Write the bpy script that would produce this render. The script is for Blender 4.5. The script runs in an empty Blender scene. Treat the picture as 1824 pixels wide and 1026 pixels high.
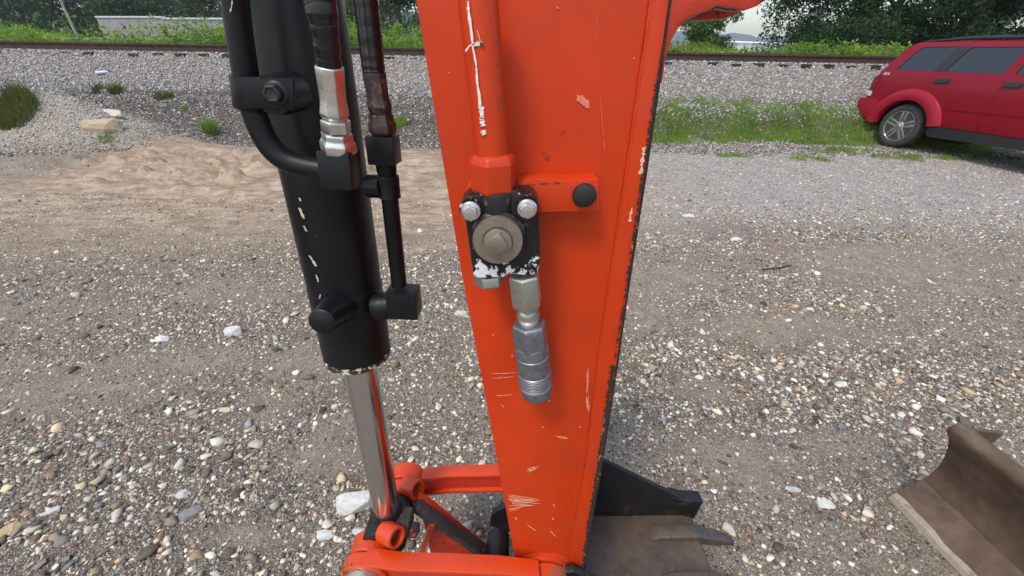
import bpy, bmesh, math, random
import numpy as np
from mathutils import Vector, Matrix
from mathutils.geometry import delaunay_2d_cdt

random.seed(7); rng = np.random.default_rng(7)
S = bpy.context.scene; COL = S.collection
R = math.radians

# ------------------------------------------------------------------ camera, world, sun, exposure
FPX, CAMH, ROLL = 690.0, 1.55, R(1.0)
PITCH = math.atan((513 - 94) / FPX)
f0 = Vector((0, math.cos(PITCH), -math.sin(PITCH))); u0 = Vector((0, math.sin(PITCH), math.cos(PITCH))); r0 = Vector((1, 0, 0))
RV = math.cos(ROLL) * r0 + math.sin(ROLL) * u0
UV = math.cos(ROLL) * u0 - math.sin(ROLL) * r0
cam_d = bpy.data.cameras.new("camera"); cam = bpy.data.objects.new("camera", cam_d); COL.objects.link(cam)
cam_d.sensor_width = 36; cam_d.lens = 36 * FPX / 1824; cam_d.clip_start = 0.01; cam_d.clip_end = 9000
cam.matrix_world = Matrix(((RV.x, UV.x, -f0.x, 0), (RV.y, UV.y, -f0.y, 0), (RV.z, UV.z, -f0.z, CAMH), (0, 0, 0, 1)))
S.camera = cam

SUN_EL, SUN_AZ = R(58), R(215)          # azimuth clockwise from +Y
w = bpy.data.worlds.new("World"); S.world = w; w.use_nodes = True
nt = w.node_tree; bg = nt.nodes["Background"]
sky = nt.nodes.new("ShaderNodeTexSky"); sky.sky_type = 'NISHITA'; sky.sun_disc = False
sky.sun_elevation = SUN_EL; sky.sun_rotation = SUN_AZ; sky.air_density = 1.5; sky.dust_density = 1.6; sky.ozone_density = 1.5
hs = nt.nodes.new("ShaderNodeHueSaturation"); hs.inputs["Saturation"].default_value = 0.8; hs.inputs["Value"].default_value = 1.0
nt.links.new(sky.outputs[0], hs.inputs["Color"]); gn = nt.nodes.new("ShaderNodeVectorMath"); gn.operation = 'MULTIPLY'; gn.inputs[1].default_value = (.985, .985, 1.0)
nt.links.new(hs.outputs[0], gn.inputs[0]); nt.links.new(gn.outputs[0], bg.inputs[0])
bg.inputs[1].default_value = 0.14
sun_d = bpy.data.lights.new("sun", 'SUN'); sun = bpy.data.objects.new("sun", sun_d); COL.objects.link(sun)
sun_d.energy = 1.5; sun_d.angle = R(12); sun_d.color = (1, 0.90, 0.77)
sdir = Vector((math.sin(SUN_AZ) * math.cos(SUN_EL), math.cos(SUN_AZ) * math.cos(SUN_EL), math.sin(SUN_EL)))
sun.rotation_euler = sdir.to_track_quat('Z', 'Y').to_euler(); sun.location = (0, 0, 30)
S.view_settings.view_transform = 'Standard'; S.view_settings.look = 'None'; S.view_settings.gamma = 1
S.view_settings.use_curve_mapping = False; S.view_settings.exposure = 0.72
S.cycles.max_bounces = 6; S.cycles.diffuse_bounces = 3; S.cycles.glossy_bounces = 4; S.cycles.transparent_max_bounces = 8
S.cycles.volume_bounces = 0

# ------------------------------------------------------------------ measuring: a pixel of the photograph -> a point on a plane of the place
def ray(px, py): return f0 + RV * ((px - 912) / FPX) - UV * ((py - 513) / FPX)
CAM = Vector((0, 0, CAMH))
def at(px, py, Y): d = ray(px, py); return CAM + d * (Y / d.y)
def atz(px, py, Z=0.0): d = ray(px, py); return CAM + d * ((Z - CAMH) / d.z)
def span(px, py, Y, n):            # metres that n pixels cover there
    d = ray(px, py); return n / FPX * (Y / d.y)

# ------------------------------------------------------------------ noise (numpy)
_T = rng.random((256, 256)).astype(np.float32)
def vnoise(x, y, s=0):
    x = np.asarray(x, float) + 17.3 * s + 4000; y = np.asarray(y, float) + 9.1 * s + 4000
    xi = np.floor(x).astype(int); yi = np.floor(y).astype(int); fx = x - xi; fy = y - yi
    fx = fx * fx * (3 - 2 * fx); fy = fy * fy * (3 - 2 * fy)
    a = _T[xi & 255, yi & 255]; b = _T[(xi + 1) & 255, yi & 255]; c = _T[xi & 255, (yi + 1) & 255]; d = _T[(xi + 1) & 255, (yi + 1) & 255]
    return (a * (1 - fx) + b * fx) * (1 - fy) + (c * (1 - fx) + d * fx) * fy
def fbm(x, y, o=4, s=0):
    v = 0; a = .5; t = 0
    for k in range(o):
        v = v + a * vnoise(x * 2 ** k, y * 2 ** k, s + k); t += a; a *= .5
    return v / t
def sstep(a, b, x):
    t = np.clip((np.asarray(x, float) - a) / (b - a), 0, 1); return t * t * (3 - 2 * t)
def blob(x, y, cx, cy, rx, ry, soft=.35):
    return 1 - sstep(1 - soft, 1 + soft, np.sqrt(((x - cx) / rx) ** 2 + ((y - cy) / ry) ** 2))
def gblob(x, y, px, py, rx, ry, soft=.35):
    p = atz(px, py); return blob(x, y, p.x, p.y, rx, ry, soft)

# ------------------------------------------------------------------ materials
def mat(name, col, rough=.5, metal=0, var=0.0, vscale=20, bump=0.0, bscale=80, coat=0.0, spec=None):
    m = bpy.data.materials.new(name); m.use_nodes = True; t = m.node_tree; b = t.nodes["Principled BSDF"]
    b.inputs["Base Color"].default_value = (*col, 1); b.inputs["Roughness"].default_value = rough; b.inputs["Metallic"].default_value = metal
    if coat: b.inputs["Coat Weight"].default_value = coat; b.inputs["Coat Roughness"].default_value = .08
    if spec is not None: b.inputs["Specular IOR Level"].default_value = spec
    g = t.nodes.new("ShaderNodeNewGeometry")
    if var:
        n = t.nodes.new("ShaderNodeTexNoise"); n.inputs["Scale"].default_value = vscale; n.inputs["Detail"].default_value = 6; n.inputs["Roughness"].default_value = .65
        t.links.new(g.outputs["Position"], n.inputs["Vector"])
        mr = t.nodes.new("ShaderNodeMapRange"); mr.inputs[1].default_value = .3; mr.inputs[2].default_value = .7
        mr.inputs[3].default_value = 1 - var; mr.inputs[4].default_value = 1 + var * .6
        t.links.new(n.outputs["Fac"], mr.inputs[0])
        mx = t.nodes.new("ShaderNodeVectorMath"); mx.operation = 'SCALE'; mx.inputs[0].default_value = col
        t.links.new(mr.outputs[0], mx.inputs["Scale"]); t.links.new(mx.outputs[0], b.inputs["Base Color"])
        m2 = t.nodes.new("ShaderNodeMapRange"); m2.inputs[1].default_value = .3; m2.inputs[2].default_value = .7
        m2.inputs[3].default_value = min(1, rough * 1.25 + .03); m2.inputs[4].default_value = rough * .8
        t.links.new(n.outputs["Fac"], m2.inputs[0]); t.links.new(m2.outputs[0], b.inputs["Roughness"])
    if bump:
        n2 = t.nodes.new("ShaderNodeTexNoise"); n2.inputs["Scale"].default_value = bscale; n2.inputs["Detail"].default_value = 5
        t.links.new(g.outputs["Position"], n2.inputs["Vector"])
        bp = t.nodes.new("ShaderNodeBump"); bp.inputs["Strength"].default_value = bump; bp.inputs["Distance"].default_value = .002
        t.links.new(n2.outputs["Fac"], bp.inputs["Height"]); t.links.new(bp.outputs[0], b.inputs["Normal"])
    return m

def wear(m, col, thr, scale, soft=.015, rough=.7, metal=0, stretch=(1, 1, 1), box=None, rim=None):
    """chips: where a noise passes THR the coat is gone and COL shows. box=(axis value ranges) keeps them to one region of the thing."""
    t = m.node_tree; b = t.nodes["Principled BSDF"]
    g = t.nodes.new("ShaderNodeNewGeometry")
    mp = t.nodes.new("ShaderNodeMapping"); mp.inputs["Scale"].default_value = stretch; t.links.new(g.outputs["Position"], mp.inputs["Vector"])
    n = t.nodes.new("ShaderNodeTexNoise"); n.inputs["Scale"].default_value = scale; n.inputs["Detail"].default_value = 8; n.inputs["Roughness"].default_value = .7
    t.links.new(mp.outputs[0], n.inputs["Vector"]); fac = n.outputs["Fac"]
    if box is not None:                        # (axis 0/1/2, start, full): the threshold falls from start to full
        for ax, a0, a1, gain in box:
            sp = t.nodes.new("ShaderNodeSeparateXYZ"); t.links.new(g.outputs["Position"], sp.inputs[0])
            mr = t.nodes.new("ShaderNodeMapRange"); mr.inputs[1].default_value = a0; mr.inputs[2].default_value = a1
            mr.inputs[3].default_value = 0; mr.inputs[4].default_value = gain; t.links.new(sp.outputs[ax], mr.inputs[0])
            ad = t.nodes.new("ShaderNodeMath"); ad.operation = 'ADD'; t.links.new(fac, ad.inputs[0]); t.links.new(mr.outputs[0], ad.inputs[1]); fac = ad.outputs[0]
    r = t.nodes.new("ShaderNodeMapRange"); r.inputs[1].default_value = thr; r.inputs[2].default_value = thr + soft
    t.links.new(fac, r.inputs[0])
    def mixin(sock, val, color):
        src = sock.links[0].from_socket if sock.links else None
        mx = t.nodes.new("ShaderNodeMix"); mx.data_type = 'RGBA' if color else 'FLOAT'
        A, B, O = (mx.inputs[6], mx.inputs[7], mx.outputs[2]) if color else (mx.inputs[2], mx.inputs[3], mx.outputs[0])
        if src: t.links.new(src, A)
        else: A.default_value = sock.default_value
        B.default_value = (*val, 1) if color else val
        t.links.new(r.outputs[0], mx.inputs[0]); t.links.new(O, sock)
    mixin(b.inputs["Base Color"], col, True); mixin(b.inputs["Roughness"], rough, False); mixin(b.inputs["Metallic"], metal, False)
    return m

OR = (0.53, 0.038, 0.0030)
M = {}
M['orange'] = wear(wear(mat('orange_paint', OR, .42, var=.14, vscale=7, bump=.16, bscale=45, spec=.35), (.42, .055, .018), .52, 5, .28, rough=.65), (.13, .03, .015), .735, 55, .02)
M['orange_link'] = wear(wear(mat('orange_link_paint', (.56, .047, .0045), .36, var=.12, vscale=14, bump=.12, bscale=60, coat=.15),
                        (.06, .045, .03), .69, 60, .02, box=[(0, -.30, -.40, .12), (1, .462, .448, .05)]), (.42, .25, .07), .70, 42, .02, box=[(0, -.33, -.42, .14)])
M['orange_boss'] = wear(mat('orange_boss_paint', (.56, .047, .0045), .36, var=.12, vscale=14, bump=.12, bscale=60), (.16, .11, .07), .60, 50, .02, box=[(0, .09, .135, .13)])
M['orange_edge'] = wear(wear(mat('orange_edge_paint', (.55, .036, .011), .5, var=.15, vscale=30, bump=.3), (.025, .017, .012), .56, 34, .02, rough=.8, stretch=(1, 1, .45), box=[(2, 1.0, .5, .06)]),
                        (.42, .25, .07), .64, 38, .02, stretch=(1.3, 1, .5), box=[(2, 1.2, .6, .04)])
M['orange_dark'] = wear(mat('orange_bracket_paint', (.52, .036, .011), .45, var=.15, vscale=25, bump=.2), (.05, .02, .012), .62, 30, .03, box=[(0, .25, .40, .08)])
M['orange_web'] = wear(mat('orange_web_paint', (.5, .032, .01), .55, var=.25, vscale=30, bump=.25), (.02, .014, .01), .68, 30, .03)
M['weathered'] = wear(mat('weathered_black_steel', (.035, .03, .028), .75, var=.3, vscale=40, bump=.3), (.5, .035, .01), .6, 30, .04)
M['chipped_edge'] = wear(mat('chipped_edge_black', (.028, .018, .014), .7, var=.3, vscale=60, bump=.5), (.46, .27, .09), .61, 75, .03, stretch=(1, 1, .5))
M['chips'] = mat('bare_scratch', (.74, .42, .28), .7, var=.3, vscale=200)
M['cream'] = mat('bare_primer', (.52, .44, .34), .8, var=.3, vscale=150)
M['chips_dark'] = mat('dark_nick', (.12, .03, .02), .8)
M['chalk'] = mat('white_paint_marker', (.78, .72, .68), .8, var=.25, vscale=150)
M['pinkmark'] = mat('pink_scuff', (.72, .20, .13), .6, var=.3, vscale=120)
M['black'] = mat('black_satin_paint', (.007, .007, .009), .40, var=.5, vscale=18, bump=.2, bscale=120, spec=.28)
M['barrel'] = wear(mat('black_barrel_paint', (.0075, .0075, .0095), .36, var=.6, vscale=14, bump=.12, bscale=90, spec=.28), (.60, .50, .38), .70, 50, .015, stretch=(1, 1, .5), box=[(0, -.285, -.315, .0)])
M['rubber'] = mat('black_rubber', (.013, .013, .014), .5, var=.3, vscale=40, bump=.3, bscale=70)
M['tape'] = mat('black_wrap', (.014, .014, .017), .24, var=.3, vscale=30, bump=.6, bscale=35)
M['cap'] = mat('black_plastic_plug', (.012, .012, .013), .6)
M['zinc'] = mat('zinc_plated_steel', (.78, .79, .77), .30, 1, var=.25, vscale=60, bump=.15, bscale=150)
M['zincdull'] = mat('dull_zinc_steel', (.56, .57, .53), .45, 1, var=.2, vscale=80, bump=.1)
M['darkzinc'] = wear(mat('overspray_dark_steel', (.09, .07, .07), .4, .6, var=.4, vscale=60, bump=.2), (.3, .13, .1), .56, 60, .05, metal=.6)
M['coupler'] = mat('grey_coupler_steel', (.27, .28, .31), .36, .8, var=.35, vscale=70, bump=.25)
M['brass'] = mat('bronze_plug', (.30, .255, .21), .42, .75, var=.25, vscale=50, bump=.2)
M['valve'] = wear(mat('valve_black_paint', (.010, .009, .010), .28, var=.2, vscale=30, bump=.25, bscale=60), (.78, .78, .82), .61, 62, .02, rough=.6, box=[(2, 1.338, 1.303, .17)])
M['chrome'] = mat('chrome_rod', (.62, .62, .63), .15, 1, var=.08, vscale=60)
M['gland'] = wear(mat('chipped_gland_paint', (.03, .02, .017), .6, var=.3, bump=.4), (.62, .56, .45), .52, 75, .03)
M['bucketblack'] = wear(mat('bucket_black_paint', (.007, .008, .010), .5, var=.4, vscale=12, bump=.15), (.06, .035, .022), .60, 14, .15, box=[(2, .14, .0, .10)])
M['bucketfloor'] = wear(mat('worn_bucket_steel', (.105, .074, .052), .5, .2, var=.5, vscale=11, bump=.3), (.045, .035, .035), .47, 9, .2, rough=.6)
M['tooth'] = wear(mat('worn_tooth_steel', (.115, .085, .065), .55, .3, var=.3, vscale=30, bump=.4), (.045, .045, .055), .5, 14, .12)
M['rust'] = wear(wear(mat('rusty_blade_steel', (.135, .084, .056), .55, .15, var=.4, vscale=14, bump=.35), (.045, .03, .03), .53, 5, .2, rough=.5, stretch=(1, .7, 1)), (.20, .15, .11), .58, 7, .2, stretch=(1.5, .8, 1))
M['rust'] = wear(M['rust'], (.17, .095, .05), .60, 45, .12); M['bucketfloor'] = wear(M['bucketfloor'], (.17, .12, .08), .60, 50, .12)
M['wornedge'] = wear(mat('polished_worn_edge', (.36, .30, .23), .6, .1, var=.2, vscale=40, bump=.2), (.2, .16, .13), .58, 20, .06)
M['red'] = mat('red_car_paint', (.21, .0016, .012), .38, 0, coat=.22, var=.04, vscale=3, spec=.25)
M['redplastic'] = mat('red_flare_paint', (.31, .009, .026), .42, coat=.12, spec=.3)
M['glass'] = mat('tinted_glass', (.012, .013, .017), .06, coat=.3, spec=.8)
M['blacktrim'] = mat('black_trim', (.022, .022, .024), .5)
M['darkvoid'] = mat('dark_underbody', (.01, .01, .011), .85)
M['tyre'] = mat('dusty_tyre', (.045, .043, .041), .85, var=.3, vscale=20, bump=.3, bscale=60)
M['alloy'] = mat('silver_alloy', (.55, .55, .56), .28, .85)
M['white'] = mat('white_badge', (.8, .8, .8), .4)
M['tail'] = mat('red_tail_lamp', (.17, .004, .01), .12, coat=.6)
M['lampclear'] = mat('clear_lamp', (.6, .6, .62), .15, coat=.5)
M['railside'] = mat('rusty_rail', (.055, .032, .024), .8, var=.25, vscale=8, bump=.2)
M['railtop'] = mat('polished_rail_top', (.10, .085, .07), .45, .4)
M['sleeper'] = mat('dark_sleeper_wood', (.028, .02, .016), .9, var=.4, vscale=10)
M['bark'] = mat('bark', (.055, .045, .036), .9, var=.4, vscale=6, bump=.6, bscale=20)
M['concrete'] = mat('grey_panel_wall', (.235, .225, .24), .8, var=.12, vscale=.6)
M['coping'] = mat('pale_coping', (.5, .52, .55), .6)
M['whitewall'] = mat('white_sheet_wall', (.72, .72, .74), .6, var=.05, vscale=.3)
M['polewood'] = mat('weathered_pole', (.34, .31, .26), .85, var=.2, vscale=4)
M['galv'] = mat('galvanised_rail', (.36, .42, .38), .5, .3)
M['litter'] = mat('pale_blue_plastic', (.55, .55, .85), .4)

def leafmat(name, c1, c2, trans=.35, sc=1.2):
    m = bpy.data.materials.new(name); m.use_nodes = True; t = m.node_tree; b = t.nodes["Principled BSDF"]
    g = t.nodes.new("ShaderNodeNewGeometry"); n = t.nodes.new("ShaderNodeTexNoise"); n.inputs["Scale"].default_value = sc; n.inputs["Detail"].default_value = 5
    t.links.new(g.outputs["Position"], n.inputs["Vector"])
    ad = t.nodes.new("ShaderNodeMath"); ad.operation = 'MULTIPLY_ADD'; ad.inputs[1].default_value = .5; t.links.new(g.outputs["Random Per Island"], ad.inputs[0])
    mr0 = t.nodes.new("ShaderNodeMath"); mr0.operation = 'SUBTRACT'; mr0.inputs[1].default_value = .25; t.links.new(n.outputs["Fac"], mr0.inputs[0]); t.links.new(mr0.outputs[0], ad.inputs[2])
    mx = t.nodes.new("ShaderNodeMix"); mx.data_type = 'RGBA'; mx.inputs[6].default_value = (*c1, 1); mx.inputs[7].default_value = (*c2, 1)
    mr = t.nodes.new("ShaderNodeMapRange"); mr.inputs[1].default_value = .2; mr.inputs[2].default_value = .8; t.links.new(ad.outputs[0], mr.inputs[0]); t.links.new(mr.outputs[0], mx.inputs[0])
    t.links.new(mx.outputs[2], b.inputs["Base Color"]); b.inputs["Roughness"].default_value = .6; b.inputs["Specular IOR Level"].default_value = .3
    tr = t.nodes.new("ShaderNodeBsdfTranslucent"); t.links.new(mx.outputs[2], tr.inputs[0])
    ms = t.nodes.new("ShaderNodeMixShader"); ms.inputs[0].default_value = trans
    t.links.new(b.outputs[0], ms.inputs[1]); t.links.new(tr.outputs[0], ms.inputs[2]); t.links.new(ms.outputs[0], t.nodes["Material Output"].inputs[0])
    return m
M['leafdark'] = leafmat('dark_leaves', (.008, .022, .008), (.036, .085, .022), .3, .5)
M['leafmid'] = leafmat('mid_leaves', (.04, .10, .018), (.11, .20, .04), .4, 1.5)
M['leafforest'] = leafmat('forest_leaves', (.011, .028, .012), (.042, .088, .028), .2, .06)
M['leafolive'] = leafmat('olive_leaves', (.05, .09, .018), (.16, .2, .05), .35, 3)
M['weed'] = leafmat('bright_weeds', (.10, .21, .025), (.30, .44, .07), .45, .8)
M['weedolive'] = leafmat('yellow_green_weeds', (.12, .17, .03), (.27, .33, .07), .45, 1.5)
M['grass'] = leafmat('bank_grass', (.12, .21, .035), (.31, .43, .09), .4, 2.0)
M['drygrass'] = leafmat('muted_grass', (.06, .075, .02), (.16, .19, .055), .35, 2)

# ------------------------------------------------------------------ mesh helpers
def link(name, me, m, parent=None, **props):
    o = bpy.data.objects.new(name, me); COL.objects.link(o)
    if m is not None: me.materials.append(m)
    if parent is not None:
        o.parent = parent; o.matrix_parent_inverse = Matrix.Translation(-world_loc(parent))
    for k, v in props.items(): o[k] = v
    return o
def world_loc(o):
    v = Vector(o.location)
    while o.parent is not None: o = o.parent; v = v if False else v
    return v
def thing(name, label, cat, loc=(0, 0, 0), group=None):
    o = bpy.data.objects.new(name, None); COL.objects.link(o); o.location = loc; o.empty_display_size = .1
    o["label"] = label; o["category"] = cat
    if group: o["group"] = group
    return o
def finish(bm, name, m, parent=None, smooth=True, bevel=0, ang=35, **props):
    bmesh.ops.remove_doubles(bm, verts=bm.verts, dist=1e-6)
    if bevel:
        es = [e for e in bm.edges if len(e.link_faces) == 2 and e.calc_face_angle(0) > R(28)]
        try: bmesh.ops.bevel(bm, geom=es, offset=bevel, segments=2, profile=.6, affect='EDGES', clamp_overlap=True)
        except Exception: pass
    bmesh.ops.recalc_face_normals(bm, faces=bm.faces)
    if smooth:
        for f in bm.faces: f.smooth = True
        for e in bm.edges:
            if len(e.link_faces) != 2 or e.calc_face_angle(0) > R(ang): e.smooth = False
    me = bpy.data.meshes.new(name); bm.to_mesh(me); bm.free()
    return link(name, me, m, parent, **props)
def frame(p, axis, ref=(0, 0, 1)):
    z = Vector(axis).normalized(); rf = Vector(ref)
    if abs(z.dot(rf)) > .95: rf = Vector((1, 0, 0))
    x = rf.cross(z).normalized(); y = z.cross(x)
    return Matrix(((x.x, y.x, z.x, p[0]), (x.y, y.y, z.y, p[1]), (x.z, y.z, z.z, p[2]), (0, 0, 0, 1)))
def lathe(bm, mtx, prof, n=32, rot=0.0):
    """prof: [(r, h)] about the frame's z; n=6 gives a hexagon."""
    rings = []
    for r, h in prof:
        rings.append([bm.verts.new(mtx @ Vector((r * math.cos(rot + 2 * math.pi * k / n), r * math.sin(rot + 2 * math.pi * k / n), h))) for k in range(n)] if r > 1e-7 else [bm.verts.new(mtx @ Vector((0, 0, h)))])
    for a, b in zip(rings, rings[1:]):
        for k in range(n):
            q = [a[k % len(a)], a[(k + 1) % len(a)], b[(k + 1) % len(b)], b[k % len(b)]]
            u = []
            for v in q:
                if v not in u: u.append(v)
            if len(u) > 2: bm.faces.new(u)
    for ring, flip in ((rings[0], True), (rings[-1], False)):
        if len(ring) > 2: bm.faces.new(ring[::-1] if flip else ring)
def box(bm, mtx, sx, sy, sz):
    v = [bm.verts.new(mtx @ Vector((x * sx / 2, y * sy / 2, z * sz / 2))) for x in (-1, 1) for y in (-1, 1) for z in (-1, 1)]
    for f in ((0, 1, 3, 2), (4, 6, 7, 5), (0, 4, 5, 1), (2, 3, 7, 6), (0, 2, 6, 4), (1, 5, 7, 3)): bm.faces.new([v[i] for i in f])
def prism(bm, pts, off):
    """polygon of points, pushed along the vector OFF."""
    a = [bm.verts.new(Vector(p)) for p in pts]; b = [bm.verts.new(Vector(p) + Vector(off)) for p in pts]; n = len(pts)
    bm.faces.new(a); bm.faces.new(b[::-1])
    for k in range(n): bm.faces.new([a[k], b[k], b[(k + 1) % n], a[(k + 1) % n]])
def smoothpath(pts, n=8):
    pts = [Vector(p) for p in pts]; P = [pts[0] * 2 - pts[1]] + pts + [pts[-1] * 2 - pts[-2]]; out = []
    for i in range(1, len(P) - 2):
        for k in range(n):
            t = k / n; a, b, c, d = P[i - 1], P[i], P[i + 1], P[i + 2]
            out.append(.5 * ((2 * b) + (c - a) * t + (2 * a - 5 * b + 4 * c - d) * t * t + (3 * b - a - 3 * c + d) * t ** 3))
    out.append(pts[-1]); return out
def tube(bm, pts, r, n=16, caps=True):
    pts = [Vector(p) for p in pts]; rr = r if hasattr(r, '__len__') else [r] * len(pts); rings = []
    t0 = (pts[1] - pts[0]).normalized(); x = t0.orthogonal().normalized()
    for i, p in enumerate(pts):
        t = (pts[min(i + 1, len(pts) - 1)] - pts[max(i - 1, 0)]).normalized()
        x = (x - t * x.dot(t)).normalized(); y = t.cross(x)
        rings.append([bm.verts.new(p + (x * math.cos(2 * math.pi * k / n) + y * math.sin(2 * math.pi * k / n)) * rr[i]) for k in range(n)])
    for a, b in zip(rings, rings[1:]):
        for k in range(n): bm.faces.new([a[k], a[(k + 1) % n], b[(k + 1) % n], b[k]])
    if caps: bm.faces.new(rings[0][::-1]); bm.faces.new(rings[-1])
def mesh_np(name, V, F, m, parent=None, smooth=False, **props):
    me = bpy.data.meshes.new(name); V = np.asarray(V, np.float32); F = np.asarray(F, np.int32)
    me.vertices.add(len(V)); me.vertices.foreach_set("co", V.ravel())
    k = F.shape[1]; me.loops.add(F.size); me.loops.foreach_set("vertex_index", F.ravel())
    me.polygons.add(len(F)); me.polygons.foreach_set("loop_start", np.arange(0, F.size, k, dtype=np.int32)); me.polygons.foreach_set("loop_total", np.full(len(F), k, np.int32))
    if smooth: me.polygons.foreach_set("use_smooth", np.ones(len(F), bool))
    me.update(calc_edges=True)
    return link(name, me, m, parent, **props)

# ------------------------------------------------------------------ terrain
def terrain(x, y):
    x = np.asarray(x, float); y = np.asarray(y, float)
    toe = 7.75 + 1.05 * sstep(-1.0, 3.5, x) + .12 * (fbm(x * .7, y * .7, 3, 3) - .5)
    mid = np.where(x < 1, 9.45, 9.55)
    crest = 10.55
    z1 = (.62) * sstep(0, 1, (y - toe) / (mid - toe))
    z2 = .62 + .81 * np.clip((y - mid) / (crest - mid), 0, 1)
    z = np.where(y < mid, z1, z2)
    z = np.where(y > crest, 1.43 - .0 * y, z)
    z = z - .45 * sstep(13.2, 15.5, y)
    z = z + .05 * (fbm(x * 1.3, y * 1.3, 4, 1) - .5) * sstep(5, 9, y) * (y < 10.4)
    flat = 1 - sstep(7.5, 8.6, y)
    z = z + flat * (.05 * (fbm(x * .5, y * .5, 3, 5) - .5) + .022 * (fbm(x * 2.5, y * 2.5, 4, 7) - .5) + .010 * (fbm(x * 9, y * 9, 4, 9) - .5))
    # spoil heap at the left
    z = z + .78 * np.exp(-(((x + 8.3) / 1.15) ** 2 + ((y - 7.55) / .75) ** 2)) * (.8 + .4 * fbm(x * 3, y * 3, 4, 12))
    z = z + .20 * np.exp(-(((x + 6.6) / .9) ** 2 + ((y - 7.5) / .5) ** 2)) * (.7 + .6 * fbm(x * 3, y * 3, 4, 14))
    # churned ruts in the tan clay
    rut = blob(x, y, -3.6, 5.7, 3.4, 1.3) * flat
    d = y + .10 * x
    z = z + rut * (.05 * np.sin(d * 13 + 2.5 * fbm(x * .8, y * .8, 3, 21)) * (.3 + fbm(x * 2, y * 2, 3, 22)) + .08 * (fbm(x * 4, y * 7, 4, 23) - .5))
    lump = sstep(.56, .72, fbm(x * 2.2, y * 5.5, 4, 31)) * blob(x, y, -4.2, 5.9, 3.0, .9) * flat
    z = z + .11 * lump * (.5 + fbm(x * 14, y * 14, 3, 33))
    z = z + .05 * np.exp(-((y - 7.0 + .1 * (x + 5)) / .13) ** 2) * sstep(-1, -3, x) * (fbm(x * 5, y * 5, 3, 35))
    return z
def tz(x, y): return float(terrain(np.array([x]), np.array([y]))[0])

def hit(px, py, t0=.8):
    d = ray(px, py); t = t0
    while t < 60:
        p = CAM + d * t
        if p.z < tz(p.x, p.y): return p
        t += .01 + t * .002
    return CAM + d * 10
# zones (0..1): clay = tan smooth clay, fine = light fine gravel yard, mudf = bare compacted mud, coarse = dense pebbles
def zones(x, y):
    n = fbm(x * 1.1, y * 1.1, 4, 41); n2 = fbm(x * 3.2, y * 3.2, 4, 43)
    clay = np.clip(blob(x, y, -4.0, 5.35, 5.4, 2.15, .45) * 1.2 * (.55 + .9 * n2) + gblob(x, y, 735, 420, .5, .35) , 0, 1) * sstep(.25, .45, n + .12) * (1 - sstep(7.25, 7.6, y))
    clay = clay * (1 - .8 * blob(x, y, -7.6, 5.6, 1.2, 1.6)) * (1 - blob(x, y, -8.4, 7.4, 1.9, .95, .2))
    bare = np.zeros_like(x)
    for px, py, rx, ry in ((150, 700, .5, .16), (620, 770, .16, .12), (330, 640, .4, .14), (60, 560, .7, .25), (420, 520, .6, .2), (1500, 800, .2, .10), (1140, 560, .4, .2), (560, 640, .26, .2), (585, 815, .20, .10), (440, 955, .20, .05), (480, 720, .16, .12), (1410, 590, .55, .22), (1180, 500, .5, .28), (1600, 470, .9, .45), (840, 880, .14, .10), (1330, 820, .22, .12), (1250, 690, .2, .1), (640, 590, .2, .2)):
        bare = np.maximum(bare, gblob(x, y, px, py, rx, ry, .6))
    bare = np.clip(bare * (.55 + .9 * n2), 0, 1)
    heap = blob(x, y, -8.4, 7.4, 1.9, .95, .3)
    fine = sstep(3.2, 4.6, y + 1.2 * (n - .5)) * sstep(-1.2, .8, x) * (1 - sstep(8.4, 9.2, y))
    fine = np.maximum(fine, heap)
    return clay, bare, fine
def coarse(x, y):
    cl, ba, fi = zones(x, y); n = fbm(x * 1.6, y * 1.6, 4, 51)
    d = .20 + .62 * sstep(.42, .66, n) * (.45 + .55 * sstep(.35, .6, fbm(x * 4.5, y * 4.5, 3, 55)))
    # left-front and the bands of clean pebbles at the right
    d = np.maximum(d, .95 * blob(x, y, -1.35, .95, 1.4, .62, .6)); d = np.maximum(d, .62 * blob(x, y, -2.2, 2.5, 2.4, .7, .6))
    d = np.maximum(d, 1.15 * blob(x, y, 1.5, 1.62, 1.9, .36, .4)); d = np.maximum(d, .8 * gblob(x, y, 1190, 432, .9, .22, .4)); d = np.maximum(d, .8 * gblob(x, y, 300, 560, 1.2, .45, .5))
    d = d * (1 - .9 * cl) * (1 - .88 * ba) * (1 - .75 * fi); return d
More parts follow.
